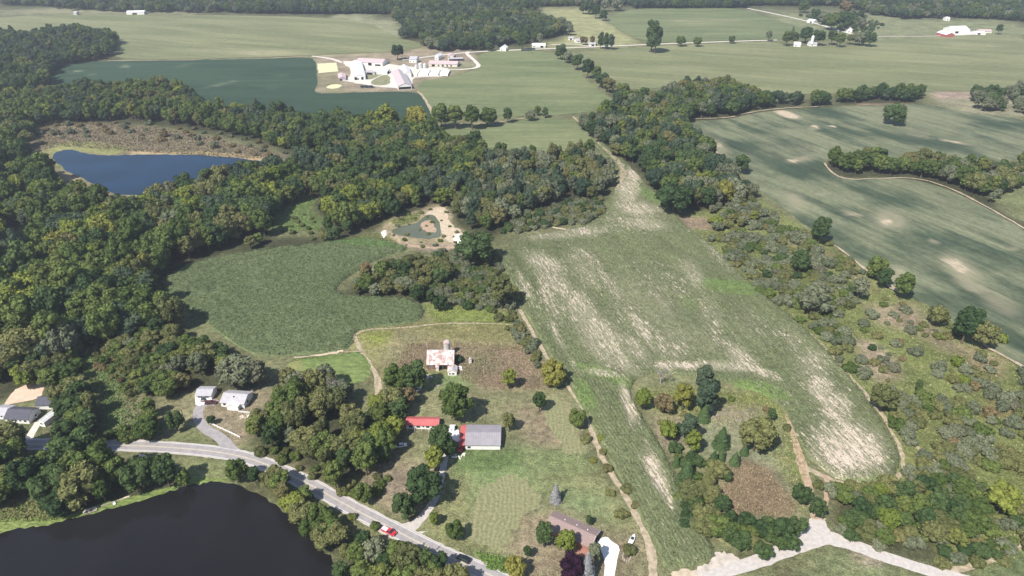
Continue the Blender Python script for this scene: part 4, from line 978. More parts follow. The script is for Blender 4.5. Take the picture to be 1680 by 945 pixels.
# water
M['water_n'] = mat_water('dark_lake_water', (.012,.0115,.012), .06, .35, .015)
M['water_f'] = mat_water('blue_lake_water', (.008,.026,.058), .10, .25, .03)
M['water_p'] = mat_water('murky_pond_water', (.105,.118,.082), .12, .8, .01)
sheet('lake_water', [(-160,872),(0,864),(32,858),(82,855),(120,846),(165,831),(212,822),(250,811),(292,799),(330,791),(372,790),(402,800),(432,815),(462,834),(492,864),(522,888),(542,918),(556,950),(600,1100),(-300,1100)], M['water_n'], .05, sp=12, seg=4, amp=.35, seed=20)
sheet('lake_water', [(83,254),(98,247),(118,245),(142,252),(162,255),(200,255),(240,253),(292,254),(332,254),(380,258),(420,263),(450,267),(430,284),(360,296),(300,306),(250,320),(212,320),(182,318),(162,308),(145,297),(118,286),(96,272)], M['water_f'], .05, sp=12, seg=4, amp=.6, seed=21)
sheet('pond_water', [(642,377),(660,371),(688,365),(698,352),(712,352),(722,366),(724,380),(722,390),(705,392),(684,391),(660,387),(644,384)], M['water_p'], .09, sp=4, seg=3, amp=.3, seed=22)
M['lily'] = mat_field('lily_pads', (.13,.18,.05), (.19,.23,.075), None, fine=1.2, stretch=1, mid=.4, fvar=.5, bump=.4)
M['lily'].name = 'lily_pads'
lp = ribbon('lily_pads', [(-60,872),(0,864),(40,858),(90,855),(125,846),(170,831),(215,821),(255,809),(292,798)], [6,7,5,3.5,3,4,4,3,2], M['lily'], .09, seg=1.2, ed=.45, seed=5, kind='stuff')
tag(lp, 'bright green lily pads and reeds fringing the near lake', 'water plants')
lp = ribbon('reeds', [(292,796),(330,788),(372,788)], [2,2.5,1.5], M['lily'], .12, seg=1.0, ed=.5, seed=6, kind='stuff'); tag(lp, 'green reeds on the open stretch of the near lake shore', 'water plants')

# ------------------------------------------------------------------ ROADS and tracks
ROAD = [(-260,728),(-60,728),(40,728.5),(150,729.5),(250,732),(330,738),(380,745),(430,758),(500,790),(570,830),(637,864),(700,897),(752,920),(810,946),(900,988),(1000,1040)]
ribbon('road_shoulder', ROAD, 6.6, M['gravel'], .03, ed=.14, seed=1, k=3)
ribbon('road', ROAD, 5.4, M['asph'], .07, ed=.02, seed=2, k=3)
for off, m, w in ((2.45, 'line_w', .16), (-2.45, 'line_w', .16), (.16, 'line_y', .14), (-.16, 'line_y', .14)):
    ribbon('road_marking', ROAD, w, M[m], .078, ed=.0, off=off, k=3)
ribbon('gravel_lane', [(1120,965),(1165,945),(1210,932),(1262,914),(1305,894),(1345,879),(1385,888),(1435,908),(1500,930),(1570,948),(1650,965)], [4,4,4.6,5.2,7,6,5,4.4,4.2,4.2], M['gravel'], .08, ed=.15, seed=3)
sheet('gravel_turnout', [(1318,893),(1326,866),(1327,850),(1338,844),(1352,848),(1356,862),(1368,882),(1340,900)], M['gravel'], .055, sp=4, seg=2.5, amp=.25, seed=31)
sheet('sand_turnout', [(1130,945),(1152,928),(1166,925),(1172,908),(1184,904),(1200,908),(1214,916),(1218,932),(1190,948)], M['dirtp'], .06, sp=4, seg=2.5, amp=.4, seed=32)
sheet('sand_verge', [(1095,940),(1130,934),(1165,930),(1160,945),(1110,955)], M['sand'], .05, sp=2, seg=1.5, amp=.7, seed=33)
ribbon('dirt_track', [(1338,852),(1331,832),(1328,800),(1318,770),(1308,738),(1300,705),(1290,675)], [2.6,2.2,2.4,3.6,2.8,2.5,2.2], M['dirt2'], .06, ed=.25, seed=4)
ribbon('dirt_track', [(1346,852),(1355,825),(1357,800),(1355,780)], [2.2,1.8,1.8,2], M['dirt2'], .065, ed=.2, seed=5)
ribbon('dirt_track', [(1318,765),(1335,775),(1356,783),(1385,794),(1430,801),(1468,790),(1484,766),(1478,735),(1452,688)], [3,2.2,2,1.6,1.6,1.8,1.6,1.3,1.3], M['dirt'], .055, ed=.25, seed=6)
ribbon('dirt_track', [(1312,828),(1322,818),(1331,808)], [2,2,1.6], M['dirt2'], .058, ed=.2, seed=7)
ribbon('dirt_track', [(1070,960),(1072,930),(1068,900),(1058,868),(1040,838),(1022,806),(1002,776),(985,744),(974,718),(968,690),(956,670),(940,645),(928,628)], [3.2,3.2,3,2.8,2.6,2.2,2.4,2.6,2.2,2,2,1.8,1.6], M['dirt'], .06, ed=.2, seed=8)
ribbon('dirt_track', [(905,600),(884,562),(866,532),(853,508)], [1.6,1.8,2,1.8], M['dirt'], .05, ed=.2, seed=9)
ribbon('dirt_track', [(1452,688),(1436,664),(1404,630),(1380,602),(1350,568),(1320,542),(1296,528),(1262,500),(1228,470),(1200,442),(1162,408),(1118,368),(1086,334)], [1.6,2.2,2.4,2.2,2.4,2.4,2,1.6,1.6,1.5,1.5,1.4,1.2], M['dirt'], .05, ed=.25, seed=10)
ribbon('dirt_track', [(1494,724),(1515,742),(1535,758),(1552,775)], [1.4,1.6,1.8,1.6], M['dirt'], .06, ed=.2, seed=11)
ribbon('dirt_track', [(1540,945),(1590,930),(1640,912),(1690,890)], [2.5,2.2,2.2,2.2], M['dirt'], .06, ed=.3, seed=12)
ribbon('dirt_track', [(972,372),(940,378),(910,374),(890,366),(878,354)], [1.8,2,1.6,1.6,1.2], M['sand'], .06, ed=.3, seed=13)
ribbon('dirt_track', [(980,236),(1000,255),(1018,272),(1024,290),(1012,312)], [2,3,4.5,3.6,1.5], M['dirt'], 1.7, ed=.4, seed=14)
ribbon('dirt_track', [(582,550),(590,572),(605,596),(618,615),(622,640),(618,655)], [1.6,1.6,1.8,2.4,3,1.4], M['dirt'], .05, ed=.25, seed=15)
ribbon('dirt_track', [(582,550),(600,540),(660,538),(720,531),(800,530),(842,533)], [1.4,1.2,1.2,1.2,1,.8], M['dirt'], .05, ed=.2, seed=16)
ribbon('dirt_track', [(482,587),(520,583),(553,578),(562,574)], [1.0,1.4,2.0,1.4], M['sand'], .09, ed=.3, seed=17)
ribbon('dirt_track', [(562,579),(600,577)], [.7,.7], M['dirt'], .4, ed=.1, seed=18)
ribbon('dirt_track', [(632,396),(665,402),(700,406),(735,407),(765,404)], [1.6,2,2.6,2.4,1.8], M['dirt2'], .06, ed=.25, seed=19)
ribbon('field_margin', [(178,100),(300,99),(420,97),(506,93)], [2.2,2.2,2.2,2.8], M['dirt'], .35, ed=.3, seed=20, seg=8)
ribbon('field_margin', [(684,150),(696,160),(712,192)], [2.5,3,3], M['dirt'], .7, ed=.3, seed=21)
ribbon('field_margin', [(690,210),(728,203),(800,204),(862,194)], [2,2,2,2], M['dirt'], .4, ed=.4, seed=22)
ribbon('field_margin', [(940,192),(962,210),(985,238)], [2,2.5,2.5], M['dirt'], .4, ed=.4, seed=23)
ribbon('field_margin', [(1125,196),(1200,194),(1222,186),(1280,178),(1350,175)], [1.6,1.8,2,2,1.5], M['dirt'], .6, ed=.3, seed=24)
ribbon('field_margin', [(1352,268),(1366,287),(1390,296),(1440,294),(1505,292),(1560,310),(1600,330),(1640,352),(1700,388)], [1.6,1.8,1.8,1.6,1.8,2,1.8,1.6,1.6], M['dirt'], .6, ed=.3, seed=25)
ribbon('field_margin', [(1362,398),(1432,452),(1464,474),(1482,484)], [1,1.2,3,2], M['dirt'], .6, ed=.4, seed=26)
ribbon('field_margin', [(1612,566),(1650,588),(1700,614)], [1.5,1.6,1.6], M['dirt'], .6, ed=.3, seed=27)
ribbon('far_road', [(660,99),(760,86),(880,81),(960,78),(1060,73.5),(1190,68.5),(1262,66.5),(1275,66)], 5.5, M['gravel2'], .4, ed=.1, seg=20, seed=28)
ribbon('far_road', [(1226,14),(1262,21),(1330,36),(1395,56),(1420,62)], 6, M['gravel2'], .4, ed=.1, seg=20, seed=29)
ribbon('far_lane', [(1420,60),(1530,60),(1560,58)], 3.5, M['gravel2'], .4, ed=.1, seg=20, seed=30)
# driveways
ribbon('driveway', [(376,742),(372,728),(356,714),(336,704),(326,690),(324,676),(330,664),(345,660),(356,661)], [8,5,4.4,4.2,4,4,4.4,4,3], M['asph'], .05, ed=.05, seg=1.5, seed=41)
sheet('concrete_pad', [(320,650),(346,650),(348,655),(340,663),(326,666),(321,664)], M['concrete'], .09, sp=3, seg=2, amp=.03, k=0, seed=42)
ribbon('driveway', [(672,882),(668,872),(684,858),(702,838),(715,816),(722,790),(728,762),(735,738)], [14,5,3.6,3,2.8,2.6,2.4,2.4], M['gravel'], .055, ed=.1, seg=1.5, seed=43)
ribbon('driveway', [(655,869),(664,866),(676,861)], [3,4,3], M['gravel'], .052, ed=.1, seg=1, seed=44)
sheet('gravel_yard', [(733,704),(742,702),(756,706),(755,716),(752,727),(744,722),(734,714)], M['concrete'], .06, sp=3, seg=2, amp=.3, seed=45)
sheet('concrete_drive', [(983,884),(996,880),(1004,889),(1018,897),(1012,920),(1006,955),(990,955),(993,920),(986,904),(975,898)], M['concrete'], .06, sp=3, seg=3, amp=.05, k=1, seed=46)
ribbon('driveway', [(64,692),(57,702),(49,716),(44,724)], [3.2,3,3.2,5], M['gravel2'], .055, ed=.08, seg=1.5, seed=47)
# farm lanes and pads
sheet('farm_pad', [(560,100),(585,100),(632,104),(660,108),(682,110),(735,110),(738,120),(728,126),(700,126),(676,128),(676,143),(650,145),(610,141),(560,132),(560,128),(574,128),(576,112),(565,106)], M['gravel2'], .06, sp=10, seg=6, amp=.6, k=1, seed=50)
M['weedy'] = mat_plain('farm_grass', (.22,.22,.13), .95, .1, .2, .2)
sheet('farm_grass', [(604,136),(625,124),(636,122),(641,130),(640,139),(618,141)], M['weedy'], .12, sp=6, seg=4, amp=.4, seed=51)
sheet('farm_grass', [(598,120),(634,120),(625,123),(606,132),(600,128)], M['weedy'], .12, sp=6, seg=4, amp=.4, seed=52)
M['lagoon'] = mat_plain('yellow_lagoon', (.60,.59,.36), .8, .3, .05, .1)
sheet('lagoon_cover', [(520,104.5),(552,103),(555,117),(522,120)], M['lagoon'], .07, sp=10, seg=6, amp=.3, k=0, seed=53)
sheet('lagoon_cover', [(534,144),(541,139),(552,138),(562,140),(556,144),(545,146)], M['lagoon'], .07, sp=10, seg=6, amp=.3, k=1, seed=54)
ribbon('farm_lane', [(512,92),(530,94),(546,97),(562,103)], 5, M['gravel2'], .06, ed=.3, seed=55)
ribbon('farm_lane', [(562,132),(580,134),(600,138),(622,142),(650,143)], 5, M['gravel2'], .1, ed=.3, seed=56)
ribbon('farm_lane', [(676,128),(720,113),(745,115),(778,113),(786,109),(782,103),(772,94),(765,88),(768,85)], [4,4,4,4.5,5.5,5,4.5,5,6], M['gravel2'], .35, ed=.2, seed=57)
sheet('gravel_yard', [(1545,54),(1600,51),(1618,55),(1590,58),(1560,59)], M['gravel2'], .35, sp=15, seg=8, amp=.5, seed=58)
ribbon('far_lane', [(905,74),(940,72),(965,76)], 4, M['gravel2'], .3, ed=.2, seg=10, seed=59)
M['mown'] = mat_field('mown_strips', (.20,.22,.10), (.29,.27,.16), None, rowdir=dirang(830,850,10,-26), fine=.9, stretch=1, mid=.2, fvar=.2)

def stripes():
    s = NT('mown_hay_strips'); sx = s.n('ShaderNodeSeparateXYZ'); s.l(s.P(), sx.inputs[0]); n = s.noise(.05, 3); n3 = s.noise(.9, 3, rough=.7)
    a = dirang(830, 850, 4, -30); v = s.math('ADD', s.math('MULTIPLY', sx.outputs[0], math.sin(a)), s.math('MULTIPLY', sx.outputs[1], -math.cos(a)))
    v = s.math('ADD', v, s.math('MULTIPLY', n, 9)); w = s.math('SINE', s.math('MULTIPLY', v, 3.4))
    c = s.mix(s.ramp(s.math('ADD', w, s.math('MULTIPLY', s.math('SUBTRACT', n3, .5), 3)), -.9, 1.0), (.20,.21,.105), (.25,.24,.135)); c = s.mulc(c, s.ramp(n3, .2, .8, .75, 1.25))
    s.bsdf(c, .95, .1, n3, .5); return s.m
M['strips'] = stripes()
sheet('mown_meadow', [(786,800),(825,778),(868,786),(885,820),(880,850),(905,832),(860,842),(846,880),(820,900),(780,895),(768,850)], M['strips'], .03, sp=4, amp=1.2, seg=2, seed=61)
sheet('mown_meadow', [(905,640),(925,660),(948,700),(960,735),(940,752),(905,715),(890,690)], M['strips'], .03, sp=4, amp=1.2, seg=2, seed=62)
# ------------------------------------------------------------------ BUILDINGS
M['roof_grey'] = mat_metalroof('grey_metal_roof', (.30,.28,.31), seam=.9)
M['roof_red'] = mat_metalroof('red_metal_roof', (.47,.12,.12), seam=.9)
M['roof_rust'] = mat_metalroof('rusty_tin_roof', (.62,.58,.57), (.30,.18,.16), .48, seam=.8)
M['roof_white'] = mat_metalroof('white_metal_roof', (.80,.80,.80), seam=2)
M['roof_pink'] = mat_metalroof('faded_red_roof', (.56,.44,.45), seam=2)
M['roof_lilac'] = mat_metalroof('grey_lilac_roof', (.45,.41,.44), seam=2)
M['roof_brown'] = mat_plain('brown_shingles', (.275,.205,.195), .9, .2, .10, 2)
M['roof_dark'] = mat_plain('dark_shingles', (.085,.085,.11), .85, .3, .12, 1)
M['roof_lt'] = mat_plain('light_grey_shingles', (.40,.39,.42), .85, .3, .08, 1)
M['w_white'] = mat_plain('white_siding', (.78,.77,.74), .7, .3, .05, .8)
M['w_brick'] = mat_plain('brick', (.33,.17,.13), .9, .2, .15, 3)
M['w_barn'] = mat_plain('weathered_red_boards', (.20,.12,.10), .95, .1, .3, .8)
M['w_cream'] = mat_plain('cream_boards', (.68,.62,.55), .8, .2, .08, 1)
M['w_red'] = mat_plain('red_boards', (.40,.12,.10), .85, .2, .1, 1)
M['w_block'] = mat_plain('concrete_block', (.48,.46,.44), .9, .2, .12, .8)
M['dark'] = mat_plain('opening_shade_and_chimney_black', (.018,.017,.018), .9, .1, .1, 1)  # painted shade for openings in walls; also the colour of one chimney
M['glass'] = mat_plain('window_glass', (.03,.04,.05), .1, .6, .05, 1)
M['trim'] = mat_plain('white_trim', (.80,.79,.77), .6, .3, .03, 1)
M['steel'] = mat_plain('galvanised_steel', (.55,.56,.57), .45, .5, .06, .7)
M['pole'] = mat_plain('creosoted_pole', (.10,.08,.065), .9, .1, .2, 1)
M['woodgrey'] = mat_plain('weathered_timber', (.33,.29,.25), .9, .1, .2, 1)
M['woodpale'] = mat_plain('pale_timber', (.60,.52,.42), .9, .1, .15, 1)
class MB:
    def __init__(s): s.V = []; s.F = []
    def quad(s, *p): o = len(s.V); s.V += [tuple(q) for q in p]; s.F.append(tuple(range(o, o+len(p))))
    def box(s, x0, x1, y0, y1, z0, z1):
        o = len(s.V); s.V += [(x, y, z) for z in (z0, z1) for x, y in ((x0, y0), (x1, y0), (x1, y1), (x0, y1))]
        s.F += [tuple(o+i for i in f) for f in ((3, 2, 1, 0), (4, 5, 6, 7), (0, 1, 5, 4), (1, 2, 6, 5), (2, 3, 7, 6), (3, 0, 4, 7))]
    def prism(s, prof, a, b, ax='x'):
        """closed profile (list of (p, z)) swept from a to b along ax"""
        n = len(prof); o = len(s.V)
        for t in (a, b): s.V += [((t, p, z) if ax == 'x' else (p, t, z)) for p, z in prof]
        s.F += [tuple(o+i for i in range(n)), tuple(o+n+i for i in reversed(range(n)))]
        s.F += [(o+i, o+n+i, o+n+(i+1) % n, o+(i+1) % n) for i in range(n)]
    def tube(s, a, b, r, k=8, r2=None):
        V = []; Fc = []; tube_pts(V, Fc, a, b, r, r if r2 is None else r2, k); o = len(s.V); s.V += V; s.F += [tuple(o+i for i in f) for f in Fc]
        s.F += [tuple(o+i for i in range(k)), tuple(o+k+i for i in reversed(range(k)))]
    def build(s, name, mat, parent=None):
        me = bpy.data.meshes.new(name); me.from_pydata(s.V, [], s.F); bm = bmesh.new(); bm.from_mesh(me)
        bmesh.ops.recalc_face_normals(bm, faces=bm.faces); bm.to_mesh(me); bm.free()
        return link(name, me, M[mat] if isinstance(mat, str) else mat, parent)
def gable(name, label, cat, p0, p1, D, h, rise, wall='w_white', roof='roof_grey', ridge='x', over=.45, opens=(), group=None, chimney=None, L=None, roof2=None, back=None):
    """p0, p1: photo pixels of the front eave's ends (at eave height); D: depth away from the camera"""
    a = at(*p0, h); b = at(*p1, h); d = b-a; LL = d.length if L is None else L; ang = math.atan2(d.y, d.x)
    if back: dv = at(*back, h)-a; D = dv.length; ang = math.atan2(dv.y, dv.x)-math.pi/2; LL = d.x*math.cos(ang)+d.y*math.sin(ang)
    e = empty(name, (a.x, a.y, 0), ang)
    tag(e, label, cat, group)
    m = MB()
    if ridge == 'x': m.prism([(0, 0), (D, 0), (D, h), (D/2, h+rise), (0, h)], 0, LL, 'x')
    else: m.prism([(0, 0), (LL, 0), (LL, h), (LL/2, h+rise), (0, h)], 0, D, 'y')
    m.build('wall', wall, e)
    W_ = D if ridge == 'x' else LL; A = LL if ridge == 'x' else D; th = .16; sl = rise/(W_/2); g = .02
    for i, sgn in enumerate((0, 1)):
        m = MB(); z = lambda t: h+g+sl*t
        x0, x1 = (-over, W_/2) if not sgn else (W_+over, W_/2)
        prof = [(x0, z(-over)), (x1, z(W_/2)), (x1, z(W_/2)+th), (x0, z(-over)+th)]
        m.prism(prof, -over*.6, A+over*.6, 'x' if ridge == 'x' else 'y')
        m.build('roof', (roof2 if (sgn and roof2) else roof), e)
    m = MB(); c = h+rise+g+th
    if ridge == 'x': m.box(-over*.6-.01, A+over*.6+.01, D/2-.15, D/2+.15, c-.04, c+.05)
    else: m.box(LL/2-.15, LL/2+.15, -over*.6-.01, A+over*.6+.01, c-.04, c+.05)
    m.build('ridge_cap', roof if roof != 'roof_rust' else 'steel', e)
    for (kind, side, s0, z0, w, hh) in opens:
        def bx(m, s, t, u0, u1, q0, q1):
            if side == 'f': m.box(u0, u1, -t, -s, q0, q1)
            elif side == 'b': m.box(u0, u1, D+s, D+t, q0, q1)
            elif side == 'l': m.box(-t, -s, u0, u1, q0, q1)
            else: m.box(LL+s, LL+t, u0, u1, q0, q1)
        m = MB()
        if kind == 'window':
            bx(m, .003, .06, s0-.08, s0+w+.08, z0-.08, z0+hh+.08); f = m.build('window', 'trim', e)
            m = MB(); bx(m, .063, .075, s0, s0+w, z0, z0+hh); m.build('pane', 'glass', f)
        elif kind == 'door':
            bx(m, .003, .06, s0, s0+w, z0, z0+hh); f = m.build('door', 'trim', e)
            m = MB(); bx(m, .063, .08, s0+w*.12, s0+w*.88, z0+hh*.55, z0+hh*.9); m.build('pane', 'glass', f)
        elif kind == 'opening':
            bx(m, .003, .03, s0, s0+w, z0, z0+hh); m.build('opening_shade_panel', 'dark', e)  # flat dark panel on the wall, its colour stands for the shade inside
    if chimney:
        m = MB(); cx, cy = chimney; m.box(cx-.35, cx+.35, cy-.35, cy+.35, h+.3, h+rise+1.0); m.build('chimney', 'w_brick', e)
    return e, LL

# --- old barn with silo
e, L = gable('barn', 'old barn with a rusty patchy tin roof standing in red weeds', 'barn', (700.5,597), (744,597), 9.5, 3.0, 4.2, 'w_barn', 'roof_rust', opens=[('opening','f',5.6,.0,1.6,2.4),('opening','f',7.4,.0,1.6,2.4),('window','f',1.2,1.0,.9,.9)])
m = MB(); m.box(4.2, 5.4, -1.6, -.01, 0, 2.2); b_ = m.build('lean_to', 'w_cream', e)
m = MB(); m.prism([(-1.9, 2.25), (-.02, 2.75), (-.02, 2.85), (-1.9, 2.35)], 4.0, 5.6, 'x'); m.build('roof', 'roof_rust', b_)
b = at(734, 583); e = empty('silo', (b.x, b.y, 0)); tag(e, 'concrete silo with rusty domed cap behind the old barn', 'silo')
m = MB(); m.tube((0,0,0), (0,0,7.4), 1.55, 20); s_ = m.build('silo_wall', 'w_block', e)
for k in range(8):
    m = MB(); m.tube((0,0,.7+k*.85), (0,0,.78+k*.85), 1.59, 20); m.build('hoop', 'woodgrey', s_)
V = []; Fc = []; n = 16
for i in range(6):
    a = i/5*math.pi/2
    for j in range(n): V.append((1.65*math.cos(a)*math.cos(j*2*math.pi/n), 1.65*math.cos(a)*math.sin(j*2*math.pi/n), 7.42+1.3*math.sin(a)))
for i in range(5):
    for j in range(n): Fc.append((i*n+j, i*n+(j+1) % n, (i+1)*n+(j+1) % n, (i+1)*n+j))
me = npmesh('dome', V, Fc, smooth=True); link('dome', me, M['roof_rust'], e)
gable('shed', 'small pale shed with rusty roof in front of the old barn', 'shed', (734.5,610.5), (749,610.5), 4.6, 1.9, 1.0, 'w_white', 'roof_rust', 'y', .25, opens=[('opening','f',.6,.5,.7,.8),('opening','f',1.9,.5,1.1,.8)])
# --- red roofed low house
e, L = gable('long_house', 'long low white building under a bright red metal roof', 'house', (666,696.5), (719,697.5), 4.6, 2.3, 1.0, 'w_white', 'roof_red', opens=[('window','f',1.2,.8,1.5,1.0),('window','f',4.2,.8,1.5,1.0),('door','f',6.6,.05,.9,2.0),('window','f',8.2,.8,1.3,1.0),('window','f',10.6,.8,1.2,1.0)])
for i in range(5):
    m = MB(); x = .8+i*(L-1.6)/4; m.box(x-.06, x+.06, -1.5, -1.38, 0, 2.1); m.build('porch_post', 'trim', e)
# --- pole barn with red lean-to
e, L = gable('pole_barn', 'wide pole barn with a grey metal roof and a red lean-to', 'barn', (763.5,729.5), (820.5,730), 11.2, 2.5, 1.3, 'w_white', 'roof_grey', opens=[('window','f',.8,.7,1.2,1.0),('opening','r',2.5,.0,3.2,2.2)])
m = MB(); D = 11.2; m.prism([(-2.7, 2.02), (-.33, 2.42), (-.33, 2.54), (-2.7, 2.14)], -.4, D+.4, 'y')
m = MB(); m.V = []; m.F = []
m.prism([(-2.7, 1.98), (-.30, 2.40), (-.30, 2.52), (-2.7, 2.10)], -.4, D+.4, 'y'); lt = m.build('lean_to_roof', 'roof_red', e)
m = MB(); m.box(-2.5, -.02, .6, 1.0, 0, 1.0); m.build('lean_to_wall', 'w_brick', e)
for y in (0, 3.7, 7.4, D): 
    m = MB(); m.box(-2.5, -2.36, y-.07, y+.07, 0, 1.98); m.build('post', 'trim', lt)
# --- ranch house
e, L = gable('ranch_house', 'long ranch house with a brown shingle roof at the bottom of the frame', 'house', (894.5,864.5), (968.5,897.5), 7.6, 2.5, 1.5, 'w_brick', 'roof_brown', opens=[('window','f',2,1,1.4,1.1),('window','f',6,1,1.4,1.1),('door','f',9,.05,1,2.0),('opening','r',1.0,.05,2.6,2.1),('opening','r',4.3,.05,2.6,2.1)])
m = MB(); m.box(-.30, L+.30, 7.95, 8.06, 2.32, 2.5); m.build('gutter', 'trim', e)
m = MB(); m.prism([(-.5,2.36),(3.8,3.96),(8.1,2.36),(8.1,2.52),(3.8,4.12),(-.5,2.52)], L+.285, L+.36, 'x'); m.build('gable_trim', 'trim', e)
m = MB(); m.box(L-5.2, L-.3, -2.6, -.02, .02, .16); pt = m.build('patio', 'w_brick', e)
for x in (5.0, 9.5, 13.5):
    m = MB(); m.box(x-.14, x+.14, 4.9, 5.2, 3.5, 4.0); m.build('roof_vent', 'trim', e)
# --- left ranch and garage
e, L = gable('ranch_house', 'white house with a light grey shingle roof behind the curving driveway', 'house', (361.5,659.5), (400,662.5), 8.0, 2.5, 1.7, 'w_white', 'roof_lt', opens=[('window','f',1,.9,1.2,1.0),('door','f',2.8,.05,.9,2.0),('opening','r',2.5,.9,1.2,1.0)])
m = MB(); m.prism([(3.6, 0), (8.6, 0), (8.6, 2.4), (6.1, 3.2), (3.6, 2.4)], -1.9, -.02, 'y'); pc = m.build('porch', 'w_white', e)
for pf in ([(3.3, 2.33), (6.1, 3.23), (6.1, 3.37), (3.3, 2.47)], [(8.9, 2.33), (6.1, 3.23), (6.1, 3.37), (8.9, 2.47)]):
    m = MB(); m.prism(pf, -2.2, .6, 'y'); m.build('porch_roof', 'w_white', pc)
m = MB(); m.box(4.9, 5.3, 2.2, 2.6, 3.3, 4.1); m.build('chimney', 'dark', e)
gable('garage', 'grey roofed garage behind the white concrete pad', 'garage', (320.5,648.5), (346,648.5), 5.8, 2.5, 1.0, 'w_white', 'roof_lt', opens=[('door','f',.6,.02,2.4,2.1),('door','f',3.6,.02,2.4,2.1)])
# --- far left property
gable('farmhouse', 'white house with a dark shingle roof at the left edge', 'house', (7,686), (45.5,687.5), 7.0, 2.6, 1.9, 'w_white', 'roof_dark', opens=[('window','f',1,.9,1,1),('window','f',4,.9,1,1),('door','f',6,.05,.9,2),('window','f',8,.9,1,1)])
gable('garage', 'white garage with a white metal roof and plain right wall beside the dark roofed house', 'garage', (62.5,691), (71.5,693), 10.5, 2.6, .9, 'w_white', 'roof_white', 'y', .3, opens=[('door','f',.3,.02,1.9,2.1)])
gable('workshop', 'dark roofed workshop right behind the white metal roofed garage', 'shed', (58.5,664.5), (86,663.5), 6.2, 2.6, 1.8, 'w_white', 'roof_dark', opens=[('window','f',5,.9,1,1)])
gable('shed', 'grey roofed shed cut by the left edge of the frame', 'shed', (-12,680), (8,681), 6, 2.4, 1.2, 'w_white', 'roof_lt', opens=[('door','f',3,.02,1,2)])
gable('cabin', 'white roofed cabin almost hidden in the big wood', 'cabin', (183,346.5), (204,345), 7, 5.5, 1.6, 'w_white', 'roof_white', opens=[('window','f',2,3,1.2,1.2)])
# --- dairy farm
gable('freestall_barn', 'longest white roofed barn of the dairy farm', 'barn', (580,126), (599.5,126), 86, 4.2, 2.4, 'w_white', 'roof_white', 'y', .6, back=(575,102), opens=[('opening','f',.8,.3,3.4,3.2),('opening','f',8.6,.3,2.8,3.2),('opening','f',4.6,.3,1.2,2.2)])
gable('cattle_barn', 'pink roofed barn at the back of the dairy farm', 'barn', (583,101.5), (627,103.5), 22, 4, 2.6, 'w_white', 'roof_pink', opens=[('opening','f',17,.2,5,3.4),('opening','f',26,.2,8,2.0)])
gable('freestall_barn', 'open sided barn with a faded pink and lilac roof at the dairy farm', 'barn', (653,141.5), (675.5,140.3), 78, 4.0, 2.8, 'w_white', 'roof_pink', 'y', .6, back=(642,117.5), roof2='roof_lilac', opens=[('opening','f',.6,.3,14,2.6)])
gable('bunker_shed', 'low white roofed shed in the middle of the dairy farm', 'shed', (612,117.5), (634.5,118), 16, 3.2, 1.0, 'w_white', 'roof_white', opens=[('opening','r',4,.1,6,2.6)])
gable('equipment_shed', 'small grey sided shed left of the grassy loop in the dairy farm', 'shed', (599,118.5), (614.5,119), 10, 2.8, .8, 'w_block', 'roof_lilac', opens=[('opening','f',2,.1,7,2.0)])
gable('heifer_shed', 'small pink roofed shed with a lilac front left of the longest white barn', 'shed', (555.5,128.5), (567.5,128.5), 24, 3, 1.2, 'roof_lilac', 'roof_pink', 'y', .5, back=(554.5,121), opens=[('opening','f',1,.2,3,1.8)])
gable('machine_shed', 'white hipped shed behind the pink and lilac roofed barn', 'shed', (662,121), (675,121), 34, 4.5, 2.4, 'w_white', 'roof_white', 'y', .4, back=(657,109), opens=[('opening','r',20,.2,5,3)])
gable('dairy_barn', 'long old pink roofed barn with a row of dark openings', 'barn', (703,104.5), (750,105.5), 18, 3.4, 2.0, 'w_cream', 'roof_pink', opens=[('opening','f',4,.2,4,2.4),('opening','f',12,.3,1.8,2),('opening','f',17,.3,2.4,2.2),('opening','f',23,.3,1.8,2.2),('opening','f',28,.3,1.8,2.2)])
gable('heifer_barn', 'dark fronted open shed near the bend of the farm lane', 'shed', (736,97), (759.5,96.2), 9, 3.0, .8, 'w_white', 'roof_lilac', opens=[('opening','f',.5,.3,18.5,2.3)])
gable('shed', 'pale roofed shed behind the dark fronted open shed', 'shed', (734.5,92), (744,92), 16, 3, 1.2, 'w_cream', 'roof_pink', 'y', opens=[('opening','f',1,.2,2,2)])
gable('farmhouse', 'white farmhouse among dark trees at the back of the dairy farm', 'house', (671,97), (683,97.5), 12, 4.6, 2.6, 'w_white', 'roof_lt', opens=[('window','f',1,1,1.2,1.4),('window','f',5,1,1.2,1.4)], chimney=(4,6))
gable('farmhouse', 'narrow white house at the foot of the wood by the farm lane', 'house', (713,92), (719,92.5), 12, 5, 2.6, 'w_white', 'roof_white', 'y', opens=[('window','f',1.4,1,1.4,1.4)])
for i, (u, v, r_, h_) in enumerate([(690,112,2.4,5.5),(697,112,2.2,5),(683,113,1.8,4.2)]):
    b = at(u, v); e = empty('grain_bin', (b.x, b.y, 0)); tag(e, ['largest silver silo between the farm sheds, middle one','silver silo between the farm sheds, right one','short silver silo between the farm sheds, left one'][i], 'silo', 'silos of the dairy farm')
    m = MB(); m.tube((0,0,0), (0,0,h_), r_, 18); m.build('bin_wall', 'steel', e); m = MB(); m.tube((0,0,h_+.02), (0,0,h_+1.4), r_*1.05, 18, .2); m.build('bin_roof', 'steel', e)
